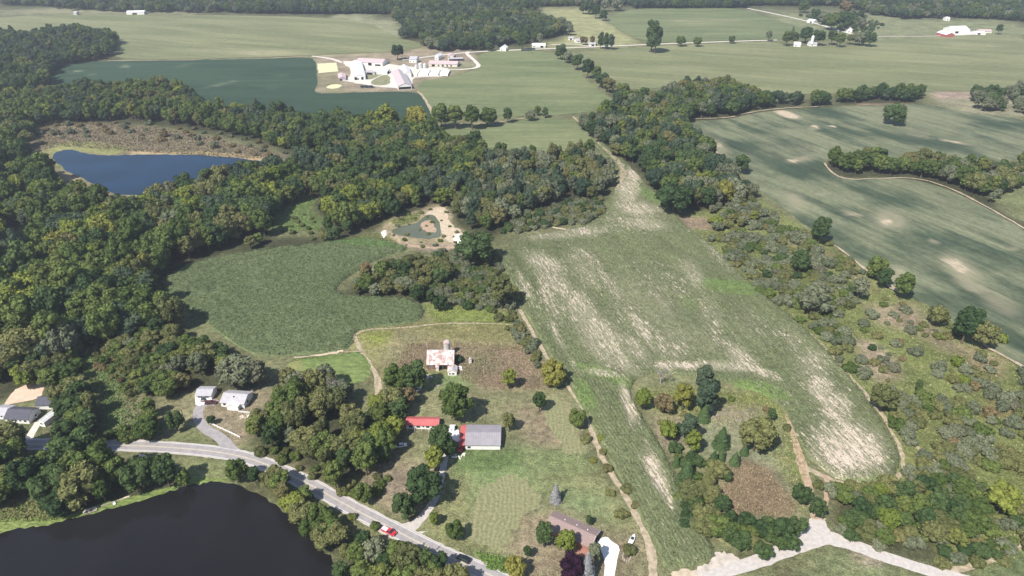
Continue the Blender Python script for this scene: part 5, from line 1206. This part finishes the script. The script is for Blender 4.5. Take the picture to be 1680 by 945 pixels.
# silage bunkers: open concrete pits with white covers
for i, (u, v, w, d) in enumerate([(684,125,13,22),(702,125,13,22),(718,125,12,24)]):
    a = at(u, v); e = empty('silage_bunker', (a.x, a.y, 0), -.05); tag(e, ['left','middle','right'][i]+' one of the three white covered silage bunkers', 'silage bunker', 'silage bunkers beside the farm lane')
    m = MB(); m.box(0, .5, 0, d, 0, 2.4); m.build('side_wall', 'w_block', e); m = MB(); m.box(w, w+.5, 0, d, 0, 2.4); m.build('side_wall', 'w_block', e)
    V = []; Fc = []; nx_, ny_ = 8, 10; r_ = np.random.default_rng(i)
    for yy in range(ny_+1):
        for xx in range(nx_+1): V.append((.55+(w-.6)*xx/nx_, d*yy/ny_, (1.6+1.3*math.sin(math.pi*xx/nx_))*min(1, .15+yy/2.5)+r_.normal(0, .08)))
    for yy in range(ny_):
        for xx in range(nx_): o = yy*(nx_+1)+xx; Fc.append((o, o+1, o+nx_+2, o+nx_+1))
    link('cover', npmesh('cover', V, Fc), M['spoil'], e)
# --- houses on the far roads and the white farm
G = 'houses on the far road'
gable('house', 'low white house at the left end of the mown strips on the far road', 'house', (873,74.5), (895,74.5), 10, 3, 2, 'w_white', 'roof_white', opens=[('window','f',2,1,1.5,1.3),('opening','f',12,.1,4,2.2)], group=G)
gable('house', 'bright white gabled house beside the brown roofed one', 'house', (820,78.5), (830,79), 11, 4.5, 3, 'w_white', 'roof_white', 'y', opens=[('window','f',2,1,1.3,1.4),('door','f',5,.05,1.2,2.1)], group=G)
gable('house', 'brown roofed house left of the bright white gabled one', 'house', (807.5,73), (816.5,73), 16, 3.5, 2.2, 'w_cream', 'roof_brown', opens=[('window','f',2,1,1.3,1.2)], group=G)
gable('house', 'pale house between the yard bushes on the far road', 'house', (966,72), (977,72), 10, 3.2, 2, 'w_white', 'roof_lt', opens=[('opening','f',4,.1,4,2.2)], group=G)
gable('house', 'lilac roofed house left of the windbreak on the far road', 'house', (945,67), (962,66.5), 12, 3, 2, 'w_white', 'roof_lilac', opens=[('window','f',3,1,2,1.2)], group=G)
gable('garage', 'small white garage at the top of the far yard', 'garage', (933,62.5), (941,62.5), 9, 3, 1.5, 'w_white', 'roof_lilac', opens=[('opening','f',2,.1,3,2.2)])
gable('shed', 'white shed beside the slanting far road', 'shed', (1324,33.5), (1335,35), 14, 3.5, 2, 'w_white', 'roof_white', opens=[('opening','f',6,.1,3,2.5)])
gable('house', 'white house under big trees at the far crossroads', 'house', (1391,48), (1399,48), 10, 5, 3, 'w_white', 'roof_lt', 'y', opens=[('window','f',2,1,1.4,1.5)])
gable('house', 'white house at the left of the far farmstead row', 'house', (1303,72.5), (1314,73), 11, 3.6, 2.2, 'w_white', 'roof_white', opens=[('window','f',2,1,1.4,1.4)])
e, L = gable('tower_house', 'pale house with a white round topped tower in the far farmstead row', 'house', (1329,72), (1341,72), 10, 3.6, 3, 'w_white', 'roof_lt', opens=[('window','f',3,1,1.4,1.4)])
m = MB(); m.tube((3.2, 2, 0), (3.2, 2, 13), 2.0, 16); tw = m.build('tower', 'w_white', e); m = MB(); m.tube((3.2, 2, 13.02), (3.2, 2, 15), 2.2, 16, .3); m.build('cap', 'roof_white', tw)
gable('barn', 'red sided barn with a white roof at the left of the white farm', 'barn', (1537,53), (1553,57), 14, 4, 2.5, 'w_red', 'roof_white')
gable('barn', 'biggest white roofed barn of the white farm', 'barn', (1566,50.2), (1592,49.6), 26, 4.5, 4.5, 'w_white', 'roof_white', opens=[('opening','f',2,.2,6,3)])
gable('shed', 'low white building at the right end of the white farm', 'shed', (1600,53.5), (1618,54), 14, 3, 1.2, 'w_white', 'roof_white', opens=[('opening','f',4,.2,4,2)])
gable('shed', 'pinkish roofed shed beside the dark round tree at the white farm', 'shed', (1608,50.5), (1628,51), 12, 3, 1.4, 'w_cream', 'roof_pink', opens=[('opening','f',5,.2,4,2)])
for u, v in ((1559,54.5),(1569,54.2)):
    b = at(u, v); e = empty('grain_bin', (b.x, b.y, 0)); tag(e, ('left' if u < 1565 else 'right')+' white silo in front of the biggest white barn', 'silo', 'silos of the white farm')
    m = MB(); m.tube((0,0,0), (0,0,9), 2.6, 18); m.build('bin_wall', 'w_white', e); m = MB(); m.tube((0,0,9.02), (0,0,10.6), 2.75, 18, .3); m.build('bin_roof', 'steel', e)
gable('long_shed', 'long white shed in front of the far treeline at the top left', 'shed', (207,20.5), (236,20), 14, 4, 2, 'w_white', 'roof_white', opens=[('opening','f',10,.2,8,2.6)])
gable('house', 'white house on the far edge behind the white farm', 'house', (1553,30.5), (1559,30.5), 10, 4, 2, 'w_white', 'roof_white', opens=[('window','f',2,1,1.4,1.4)])
gable('house', 'little pale house in the far treeline left of the long white shed', 'house', (120,21), (125,21), 9, 4, 2, 'w_cream', 'roof_lt', opens=[('window','f',2,1,1.4,1.4)])

# ------------------------------------------------------------------ VEHICLES
def paint_mat(name, col, rough=.3): return mat_plain(name, col, rough, .5, .02, 1, 0.0)
M['p_red'] = paint_mat('red_car_paint', (.55,.03,.055)); M['p_black'] = paint_mat('black_car_paint', (.015,.017,.022)); M['p_maroon'] = paint_mat('maroon_car_paint', (.09,.025,.03))
M['p_white'] = paint_mat('white_car_paint', (.8,.8,.8)); M['p_grey'] = paint_mat('dark_grey_car_paint', (.05,.055,.065)); M['tyre'] = mat_plain('tyre_rubber', (.02,.02,.02), .9, .1, .1, 3); M['lamp'] = mat_plain('lamp_glass', (.7,.7,.65), .1, .6, .02, 1)
M['lampr'] = mat_plain('tail_lamp_glass', (.45,.02,.02), .2, .6, .02, 1)
def car(name, label, cat, u, v, u2, v2, paint, L=4.8, Wd=1.85, Hc=1.5, kind='sedan'):
    """heading from (u,v) towards (u2,v2); the car's middle stands at (u,v)"""
    a = at(u, v); b = at(u2, v2); d = b-a; e = empty(name, (a.x, a.y, .085), math.atan2(d.y, d.x)); tag(e, label, cat)
    h = L/2; w = Wd/2
    if kind == 'sedan': body = [(-h,.35),(-h,.82),(-h+.15,.95),(h-1.35,.98),(h-.15,.80),(h,.62),(h,.35)]; cab = [(-h+.35,.95),(-h+1.05,Hc-.04),(-h+1.3,Hc),(.45,Hc),(.62,Hc-.05),(h-1.25,.97)]
    elif kind == 'suv': body = [(-h,.38),(-h,.95),(-h+.1,1.02),(h-1.15,1.05),(h-.12,.92),(h,.7),(h,.38)]; cab = [(-h+.06,1.0),(-h+.35,Hc-.05),(-h+.6,Hc),(.5,Hc),(.7,Hc-.06),(h-1.1,1.03)]
    else: body = [(-h,.42),(-h,.98),(-h+.05,1.0),(h-1.2,1.05),(h-.12,.95),(h,.7),(h,.42)]; cab = [(-.35,1.0),(-.2,Hc-.05),(-.05,Hc),(.85,Hc),(1.0,Hc-.06),(h-1.05,1.03)]
    def loft(prof, w0, w1, zr):
        z0, z1 = zr; n = len(prof); V = []
        for s in (-1, 1):
            for x, z in prof: V.append((x, s*(w0+(w1-w0)*max(0, (z-z0)/(z1-z0))), z))
        Fc = [tuple(range(n)), tuple(reversed(range(n, 2*n)))]+[(i, n+i, n+(i+1) % n, (i+1) % n) for i in range(n)]
        return V, Fc
    def mk(nm, V, Fc, mat, bev=.05):
        me = bpy.data.meshes.new(nm); me.from_pydata(V, [], Fc); bm = bmesh.new(); bm.from_mesh(me); bmesh.ops.recalc_face_normals(bm, faces=bm.faces)
        if bev: bmesh.ops.bevel(bm, geom=bm.edges[:], offset=bev, segments=2, affect='EDGES', profile=.6)
        bm.to_mesh(me); bm.free(); return link(nm, me, M[mat], e)
    V, Fc = loft(body, w, w-.06, (.35, 1.0)); mk('body', V, Fc, paint, .06)
    V, Fc = loft(cab, w-.10, w-.30, (.95, Hc)); mk('cabin_glass', V, Fc, 'glass', .03)
    x0 = cab[1][0]+.12; x1 = cab[4][0]-.02
    m = MB(); m.box(x0, x1, -(w-.26), w-.26, Hc-.03, Hc+.03); m.build('cabin_roof', paint, e)
    if kind == 'pickup':
        m = MB(); m.box(-h+.1, -.5, -(w-.22), w-.22, 1.002, 1.03); m.build('bed_cover', 'p_white', e)
    for x in (-h+.85, h-.9):
        for s in (-1, 1):
            m = MB(); m.tube((x, s*(w-.2), .33), (x, s*(w+.01), .33), .33, 14); t_ = m.build('wheel', 'tyre', e); m = MB(); m.tube((x, s*(w+.012), .33), (x, s*(w+.02), .33), .19, 10); m.build('rim', 'steel', t_)
    for s in (-1, 1):
        m = MB(); m.box(h-.03, h+.03, s*(w-.32)-.2, s*(w-.32)+.2, .62, .76); m.build('headlight', 'lamp', e)
        m = MB(); m.box(-h-.03, -h+.03, s*(w-.3)-.18, s*(w-.3)+.18, .7, .86); m.build('tail_light', 'lampr', e)
        m = MB(); m.box(h-1.55, h-1.4, s*(w-.02), s*(w+.14), 1.0, 1.13) if s > 0 else m.box(h-1.55, h-1.4, -(w+.14), -(w-.02), 1.0, 1.13); m.build('mirror', paint, e)
    return e
car('pickup_truck', 'red pickup with a white rear driving along the road', 'car', 638, 873.5, 658, 884, 'p_red', 5.6, 1.95, 1.7, 'pickup')
car('suv', 'black car driving on the far lane of the road', 'car', 761, 919, 741, 909, 'p_black', 4.7, 1.9, 1.6, 'suv')
car('parked_car', 'dark grey car parked on the white concrete pad', 'car', 335, 655, 338, 649, 'p_grey', 4.4, 1.8, 1.5)
car('parked_car', 'dark maroon car parked at the top of the curving driveway', 'car', 346, 662.5, 360, 661.5, 'p_maroon', 4.7, 1.85, 1.55, 'suv')
car('parked_car', 'white car parked in the shade beside the brown lawn', 'car', 659, 732.5, 669, 731, 'p_white', 4.3, 1.8, 1.45)
car('parked_car', 'white car beside the white metal roofed garage', 'car', 60, 682, 64, 672, 'p_white', 4.5, 1.8, 1.5)
car('parked_car', 'red car parked under the red lean-to of the pole barn', 'car', 755.5, 737.5, 754.5, 744, 'p_red', 3.6, 1.7, 1.4)
for i, u in enumerate((596, 603, 610)):
    car('farm_truck', ['leftmost','middle','rightmost'][i]+' dark truck parked along the lower edge of the dairy farm', 'truck', u, 144, u+8, 144, 'p_grey' if i != 1 else 'p_black', 6.0, 2.4, 2.6, 'suv')['group'] = 'trucks parked at the dairy farm'
# white boat on a trailer by the ranch
b = at(1037, 887); e = empty('boat', (b.x, b.y, 0), dirang(1037, 887, 5, -10)); tag(e, 'small white boat standing on the lawn right of the ranch house', 'boat')
prof = [(-2.2,.7,.45),(-1.0,.8,.42),(.6,.75,.4),(1.8,.4,.5),(2.4,.03,.75)]
V = []; Fc = []
for x, w, z in prof: V += [(x,-w,.95),(x,-w*.5,z),(x,0,z-.12),(x,w*.5,z),(x,w,.95),(x,w*.85,.93),(x,-w*.85,.93)]
for i in range(4):
    for j in range(7): o = i*7; Fc.append((o+j, o+(j+1) % 7, o+7+(j+1) % 7, o+7+j))
Fc += [tuple(range(7)), tuple(range(34, 27, -1))]
m = MB(); m.V = V; m.F = Fc; m.build('hull', 'p_white', e); m = MB(); m.box(-.5, .6, -.5, .5, .97, 1.35); m.build('windshield', 'glass', e)
m = MB(); m.box(-1.6, 2.8, -.06, .06, .2, .32); m.build('trailer_frame', 'steel', e)
for s in (-1, 1): m = MB(); m.tube((-.6, s*.75, .25), (-.6, s*.92, .25), .25, 12); m.build('wheel', 'tyre', e)
# unidentified grey pile, built as a ring of stones with logs
b = at(1028, 914); e = empty('grey_pile', (b.x, b.y, 0)); tag(e, 'grey stone ring with timber beside the ranch house lawn', 'fire pit')
for k in range(11):
    m = MB(); a = k*2*math.pi/11; m.tube((1.3*math.cos(a), 1.6*math.sin(a), 0), (1.3*math.cos(a), 1.6*math.sin(a), .45), .36, 7, .28); m.build('stone', 'woodgrey', e)
m = MB(); m.tube((-.7,-.4,.3), (.8,.5,.35), .12); m.tube((-.5,.6,.3), (.6,-.6,.4), .12); m.build('log', 'pole', e)

# ------------------------------------------------------------------ POLES, FENCES, SMALL THINGS
def pole(u, v, h, lab, rz, arm=True):
    b = at(u, v); e = empty('utility_pole', (b.x, b.y, 0), rz); tag(e, lab, 'utility pole', 'utility poles along the road')
    m = MB(); m.tube((0,0,-.2), (0,0,h), .17, 9, .12); m.build('pole', 'pole', e)
    if arm:
        m = MB(); m.box(-1.2, 1.2, -.2, -.09, h-.75, h-.6); c = m.build('crossarm', 'pole', e)
        for x in (-1.05, -.4, .4, 1.05): m = MB(); m.tube((x, -.145, h-.598), (x, -.145, h-.42), .06, 6); m.build('insulator', 'lamp', c)
rd = dirang(700, 897, 52, 23)
pole(697.5, 918, 8.2, 'utility pole with a crossarm standing beside the road near the black car', rd+math.pi/2)
pole(43, 739, 8.0, 'pale utility pole at the left end of the road', 0)
pole(303, 692, 6.5, 'bare utility pole casting a shadow on the curving driveway', 0, False)
def rail_fence(pts, lab, posts, h=1.1, mat='trim', group='fences'):
    w = [at(u, v) for u, v in pts]; e = empty('fence', w[0]); tag(e, lab, 'fence', group); o = Vector(w[0])
    for i in range(len(w)-1):
        a = w[i]-o; b_ = w[i+1]-o
        for z in (.4, .75, 1.05)[:3]:
            m = MB(); m.tube((a.x, a.y, z), (b_.x, b_.y, z), .07, 4); m.build('rail', mat, e)
    for i in range(posts):
        t = i/(posts-1)*(len(w)-1); k = min(int(t), len(w)-2); p = w[k].lerp(w[k+1], t-k)-o
        m = MB(); m.box(p.x-.08, p.x+.08, p.y-.08, p.y+.08, 0, h+.1); m.build('post', mat, e)
rail_fence([(344,695),(360,703),(378,711),(394,719)], 'white rail fence along the inside of the curving driveway', 12)
rail_fence([(392,677),(410,679)], 'white rails of a small garden bed right of the grey roofed house', 5)
def wall_run(name, pts, h, t, mat, lab, cat):
    w = [at(u, v) for u, v in pts]; o = w[0]; m = MB()
    e = empty(name, o); tag(e, lab, cat)
    for i in range(len(w)-1):
        a = w[i]-o; b_ = w[i+1]-o; d = unit(np.array((b_-a)[:2])); n_ = np.array([-d[1], d[0]])*t/2
        m = MB(); q = [(a.x+n_[0], a.y+n_[1]), (a.x-n_[0], a.y-n_[1]), (b_.x-n_[0], b_.y-n_[1]), (b_.x+n_[0], b_.y+n_[1])]
        m.V = [(x, y, z) for z in (0, h) for x, y in q]; m.F = [(3,2,1,0),(4,5,6,7),(0,1,5,4),(1,2,6,5),(2,3,7,6),(3,0,4,7)]; m.build('panel', mat, e)
wall_run('low_wall', [(149,745.5),(165,746),(180,747)], .9, .3, 'trim', 'low white wall between the road and the shade trees, left piece', 'wall')
wall_run('low_wall', [(228,748.5),(236,749.5),(244,752)], .9, .3, 'trim', 'low white wall between the road and the shade trees, right piece', 'wall')
wall_run('seawall', [(137,842),(142,838),(158,833)], .5, .5, 'woodpale', 'pale timber shore wall by the lake, left piece', 'shore wall')
wall_run('seawall', [(158,833),(176,828),(188,824)], .4, .3, 'woodgrey', 'grey timber shore wall by the lake, middle piece', 'shore wall')
wall_run('seawall', [(192,822),(203,818),(213,815)], .4, .5, 'woodpale', 'pale timber shore wall by the lake, right piece', 'shore wall')
a = at(138, 845); e = empty('dock', (a.x, a.y, 0), dirang(140,843,16,-5)); tag(e, 'small plank dock on the near lake shore', 'dock')
for k in range(10):
    m = MB(); m.box(k*.42, k*.42+.36, -.2, 1.5, .35, .42); m.build('plank', 'woodgrey', e)
for x in (.1, 4.0):
    for y in (0, 1.3): m = MB(); m.tube((x, y, -.2), (x, y, .6), .08, 6); m.build('post', 'woodgrey', e)
b = at(188, 828); e = empty('deck_chair', (b.x, b.y, 0), .6); tag(e, 'white chair on the lake shore between the wall pieces', 'chair')
m = MB(); m.box(-.4,.4,-.4,.4,.35,.43); m.build('seat', 'trim', e); m = MB(); m.box(-.4,.4,.4,.48,.4,1.1); m.build('backrest', 'trim', e)
for x in (-.36,.36):
    for y in (-.36,.36): m = MB(); m.box(x-.04,x+.04,y-.04,y+.04,0,.35); m.build('leg', 'trim', e)
def junk(u, v, n, spread, lab, mats=('trim','woodgrey','steel','woodpale'), seed=0, name='scrap_pile'):
    b = at(u, v); e = empty(name, (b.x, b.y, 0)); tag(e, lab, 'scrap pile'); r_ = random.Random(seed)
    for k in range(n):
        m = MB(); L_ = r_.uniform(.5, 2.2); w_ = r_.uniform(.2, .8); m.box(-L_/2, L_/2, -w_/2, w_/2, 0, r_.uniform(.1, .6)); o = m.build('board', r_.choice(mats), e)
        o.location = (r_.uniform(-1,1)*spread[0], r_.uniform(-1,1)*spread[1], r_.uniform(0, .1)); o.rotation_euler = (0, 0, r_.uniform(0, 3.1))
junk(703, 619, 9, (1.6,1.8), 'heap of white and grey scrap left of the small shed', seed=1)
junk(677, 640, 12, (3.2,1.0), 'scattered white boards below the dense pair of trees', seed=2)
junk(715, 632.5, 5, (1.2,.6), 'small heap of planks on the grass below the barn', ('woodpale','woodgrey'), 3)
junk(404, 683, 8, (2.0,1.6), 'planks and boxes in the garden bed of the grey roofed house', ('trim','woodpale'), 4)
junk(742, 701, 4, (1.0,1.0), 'pale boxes at the top of the gravel turnaround', ('trim','woodpale'), 5)
junk(755, 748, 8, (2.4,1.2), 'pale broken boards on the grass below the pole barn', ('woodpale','trim'), 6)
junk(756, 603, 7, (.6,2.6), 'row of white boards right of the small shed', ('trim',), 7)
# two more little buildings of the yards
gable('tool_shed', 'tiny pale shed alone in the red weeds right of the barn', 'shed', (769,591.5), (773.5,591.5), 1.6, 1.6, .5, 'w_cream', 'roof_rust', 'y', .1, opens=[('door','f',.3,.02,.6,1.3)])
gable('tool_shed', 'white garden shed left of the pole barn', 'shed', (738,703), (745,703), 2.2, 1.7, .6, 'w_white', 'roof_white', 'x', .15, opens=[('door','f',.4,.02,.7,1.4)])
# gravel pit road signs are too small to see; mailboxes on the verge
# ------------------------------------------------------------------ WEEDS: tall grass and brush standing in the meadows (one object)
def weeds(name, specs, label, seed, mat):
    r_ = np.random.default_rng(seed); P_ = []; Nn = []; Sz = []; Cl = []
    for pts, n, size, cols in specs:
        w = poly(pts); lo, hi = w.min(0), w.max(0); c = r_.uniform(lo, hi, (int(n*2.2), 2)); c = c[inside(c, w)][:n]; k = len(c)
        z = size*r_.uniform(.3, 1.0, k); P_.append(np.column_stack([c, z*.6])); Nn.append(np.column_stack([r_.normal(0, 1, (k, 2)), r_.uniform(.1, .9, k)])); Sz.append(z)
        cc = np.array(cols)[r_.integers(len(cols), size=k)]*r_.uniform(1.05, 1.65, (k, 1)); Cl.append(cc)
    P_ = np.vstack(P_); Nn = unit(np.vstack(Nn)); Sz = np.concatenate(Sz)[:, None]; Cl = np.vstack(Cl); n = len(P_)
    t = unit(np.cross(Nn, unit(r_.normal(size=(n, 3))))); b_ = np.cross(Nn, t); s = Sz*r_.uniform(.6, 1.1, (n, 1))
    Q = np.stack([P_-t*s-b_*s*.6, P_+t*s-b_*s*.5, P_+t*s*.7+b_*s*.6, P_-t*s*.8+b_*s*.5], 1).reshape(-1, 3); Q[:, 2] = np.maximum(Q[:, 2], .02)
    me = npmesh(name, Q, np.arange(4*n).reshape(-1, 4)); ca = me.color_attributes.new('albedo', 'FLOAT_COLOR', 'POINT')
    ca.data.foreach_set('color', np.repeat(np.column_stack([Cl, np.ones(n)]), 4, 0).astype(np.float32).ravel())
    return tag(link(name, me, mat), label, 'vegetation', None, 'stuff')
s = NT('dry_weeds'); c_ = s.attr('albedo', 'Color'); d_ = s.n('ShaderNodeBsdfDiffuse'); s.l(c_, d_.inputs[0]); t_ = s.n('ShaderNodeBsdfTranslucent'); s.l(c_, t_.inputs[0])
mx = s.n('ShaderNodeMixShader'); mx.inputs[0].default_value = .2; s.l(d_.outputs[0], mx.inputs[1]); s.l(t_.outputs[0], mx.inputs[2]); s.l(mx.outputs[0], s.out.inputs[0]); M['weeds'] = s.m
RED = [(.24,.18,.125),(.27,.22,.15),(.21,.175,.11),(.17,.165,.09)]; OL = [(.16,.19,.06),(.20,.21,.08),(.13,.16,.055)]; BR = [(.20,.155,.10),(.25,.20,.13),(.16,.13,.08)]; PG = [(.28,.26,.15),(.22,.23,.12)]
weeds('tall_weeds', [
 ([(650,600),(668,565),(712,562),(860,568),(888,600),(893,635),(830,638),(760,628),(750,600),(700,603)], 15000, .38, RED),
 ([(1192,765),(1225,755),(1262,770),(1285,800),(1308,835),(1300,850),(1240,845),(1200,850),(1185,820)], 9000, .34, BR),
 (RS, 26000, .42, OL+PG),
 ([(1060,640),(1290,645),(1300,700),(1322,760),(1318,840),(1290,790),(1230,700),(1090,690)], 6000, .45, OL+PG),
 ([(590,542),(700,525),(845,530),(880,580),(700,562),(640,600),(620,590)], 5000, .35, OL+PG),
 ([(150,560),(215,585),(225,640),(230,700),(180,700),(165,650),(130,600)], 6000, .6, [(.12,.17,.06),(.15,.2,.075)]),
 ([(60,208),(130,200),(250,208),(330,222),(430,245),(470,256),(420,262),(240,250),(100,240),(55,250)], 9000, .9, [(.16,.135,.09),(.18,.15,.10),(.14,.14,.075)]),
 ([(640,362),(690,348),(686,362),(650,372)], 600, .6, OL), ([(560,392),(620,382),(650,395),(560,402)], 1500, .5, OL),
 ([(480,590),(592,578),(608,604),(575,630),(505,612)], 5000, .35, [(.13,.2,.055),(.17,.24,.07)]),
 ([(445,380),(452,350),(500,318),(518,322),(510,345),(530,360),(522,378)], 2500, .5, [(.13,.2,.06),(.11,.17,.05)]),
 ([(0,858),(0,835),(60,820),(110,840),(90,855)], 1200, .5, OL), ([(780,905),(830,915),(850,945),(800,935)], 1000, .5, [(.12,.19,.05)]),
 ([(690,500),(800,505),(845,520),(850,532),(720,528)], 2500, .4, [(.2,.25,.06),(.16,.2,.07)]),
], 'rough grass and dry weeds standing in the meadows', 3, M['weeds'])

def crop_plants(name, pts, n, z0, cols, patch, base, label, seed, zmap):
    r_ = np.random.default_rng(seed); w = smooth(poly(pts), 2); lo, hi = w.min(0), w.max(0)
    c = r_.uniform(lo, hi, (int(n*2.5), 2)); c = c[inside(c, w)][:n]; pv = base+blobval(c, patch); c = c[r_.uniform(0, 1, len(c)) > np.clip(pv*1.05-.15, 0, .88)]; k = len(c)
    s = r_.uniform(.18, .42, (k, 1)); P_ = np.column_stack([c, z0+r_.normal(0, .12, k)]); Nn = unit(np.column_stack([r_.normal(0, 1, (k, 2)), r_.uniform(.2, 1.2, k)]))
    t = unit(np.cross(Nn, unit(r_.normal(size=(k, 3))))); b_ = np.cross(Nn, t)
    Q = np.stack([P_-t*s-b_*s*.3, P_+t*s-b_*s*.3, P_+t*s*.6+b_*s*.4, P_-t*s*.8+b_*s*.3], 1).reshape(-1, 3)
    cc = np.array(cols)[r_.integers(len(cols), size=k)]*r_.uniform(.8, 1.25, (k, 1))
    me = npmesh(name, Q, np.arange(4*k).reshape(-1, 4)); ca = me.color_attributes.new('albedo', 'FLOAT_COLOR', 'POINT')
    ca.data.foreach_set('color', np.repeat(np.column_stack([cc, np.ones(k)]), 4, 0).astype(np.float32).ravel())
    return tag(link(name, me, M['weeds']), label, 'crop', None, 'stuff')
CC = [(.14,.168,.08),(.16,.185,.092),(.125,.15,.072),(.185,.195,.115)]
crop_plants('corn_plants', CORN, 75000, 1.75, CC, cp, -.1, 'leaves of the patchy corn in the large field', 1, 0)
crop_plants('corn_plants', CORN2, 48000, 1.85, [(.125,.155,.074),(.145,.178,.088),(.11,.138,.066)], [], -.2, 'leaves of the dense corn in the left field', 2, 0)
# ------------------------------------------------------------------ LIGHT, SKY, CAMERA, HAZE
scn = bpy.context.scene
w = bpy.data.worlds.new('World'); scn.world = w; w.use_nodes = True; nt = w.node_tree; nt.nodes.clear()
sky = nt.nodes.new('ShaderNodeTexSky'); sky.sky_type = 'NISHITA'; sky.sun_disc = False
EL, AZ = R(50), math.atan2(-3.0, -3.6)       # towards the sun: behind the camera and to the left
sky.sun_elevation = EL; sky.sun_rotation = AZ; sky.altitude = 250; sky.air_density = 1.0; sky.dust_density = 1.2; sky.ozone_density = 1.5
bg = nt.nodes.new('ShaderNodeBackground'); bg.inputs[1].default_value = .10; o_ = nt.nodes.new('ShaderNodeOutputWorld')
nt.links.new(sky.outputs[0], bg.inputs[0]); nt.links.new(bg.outputs[0], o_.inputs[0])
ld = bpy.data.lights.new('sun', 'SUN'); ld.energy = 4.95; ld.angle = R(.53); ld.color = (1, .945, .85); lo = bpy.data.objects.new('sun', ld); C.objects.link(lo)
sd_ = Vector((math.sin(AZ)*math.cos(EL), math.cos(AZ)*math.cos(EL), math.sin(EL))); lo.rotation_euler = sd_.to_track_quat('Z', 'Y').to_euler(); lo.location = sd_*300
cam = bpy.data.cameras.new('camera'); cam.sensor_width = 36; cam.lens = 36*F/1680; cam.clip_end = 30000; cam.clip_start = .5
co = bpy.data.objects.new('camera', cam); C.objects.link(co); co.location = (0, 0, H); co.rotation_euler = (math.pi/2-P, 0, 0); scn.camera = co
HAZE = 0.00015
if HAZE:
    m = MB(); m.box(-2600, 2600, -300, 3200, -1, H+25)
    s = NT('haze_air'); pv = s.n('ShaderNodeVolumePrincipled'); pv.inputs['Color'].default_value = (.80, .87, 1, 1); pv.inputs['Density'].default_value = HAZE; pv.inputs['Anisotropy'].default_value = .2
    s.l(pv.outputs[0], s.out.inputs['Volume']); hz = m.build('haze', s.m); tag(hz, 'thin blue summer haze over the distant fields', 'haze', None, 'stuff')
scn.cycles.volume_step_rate = 4; scn.cycles.volume_max_steps = 64
scn.view_settings.view_transform = 'Standard'; scn.view_settings.look = 'None'; scn.view_settings.exposure = .5; scn.view_settings.gamma = 1; scn.view_settings.use_curve_mapping = False
scn.cycles.max_bounces = 5; scn.cycles.diffuse_bounces = 2; scn.cycles.volume_bounces = 0; scn.cycles.transparent_max_bounces = 4; scn.cycles.caustics_reflective = False; scn.cycles.caustics_refractive = False
scn.cycles.use_denoising = True
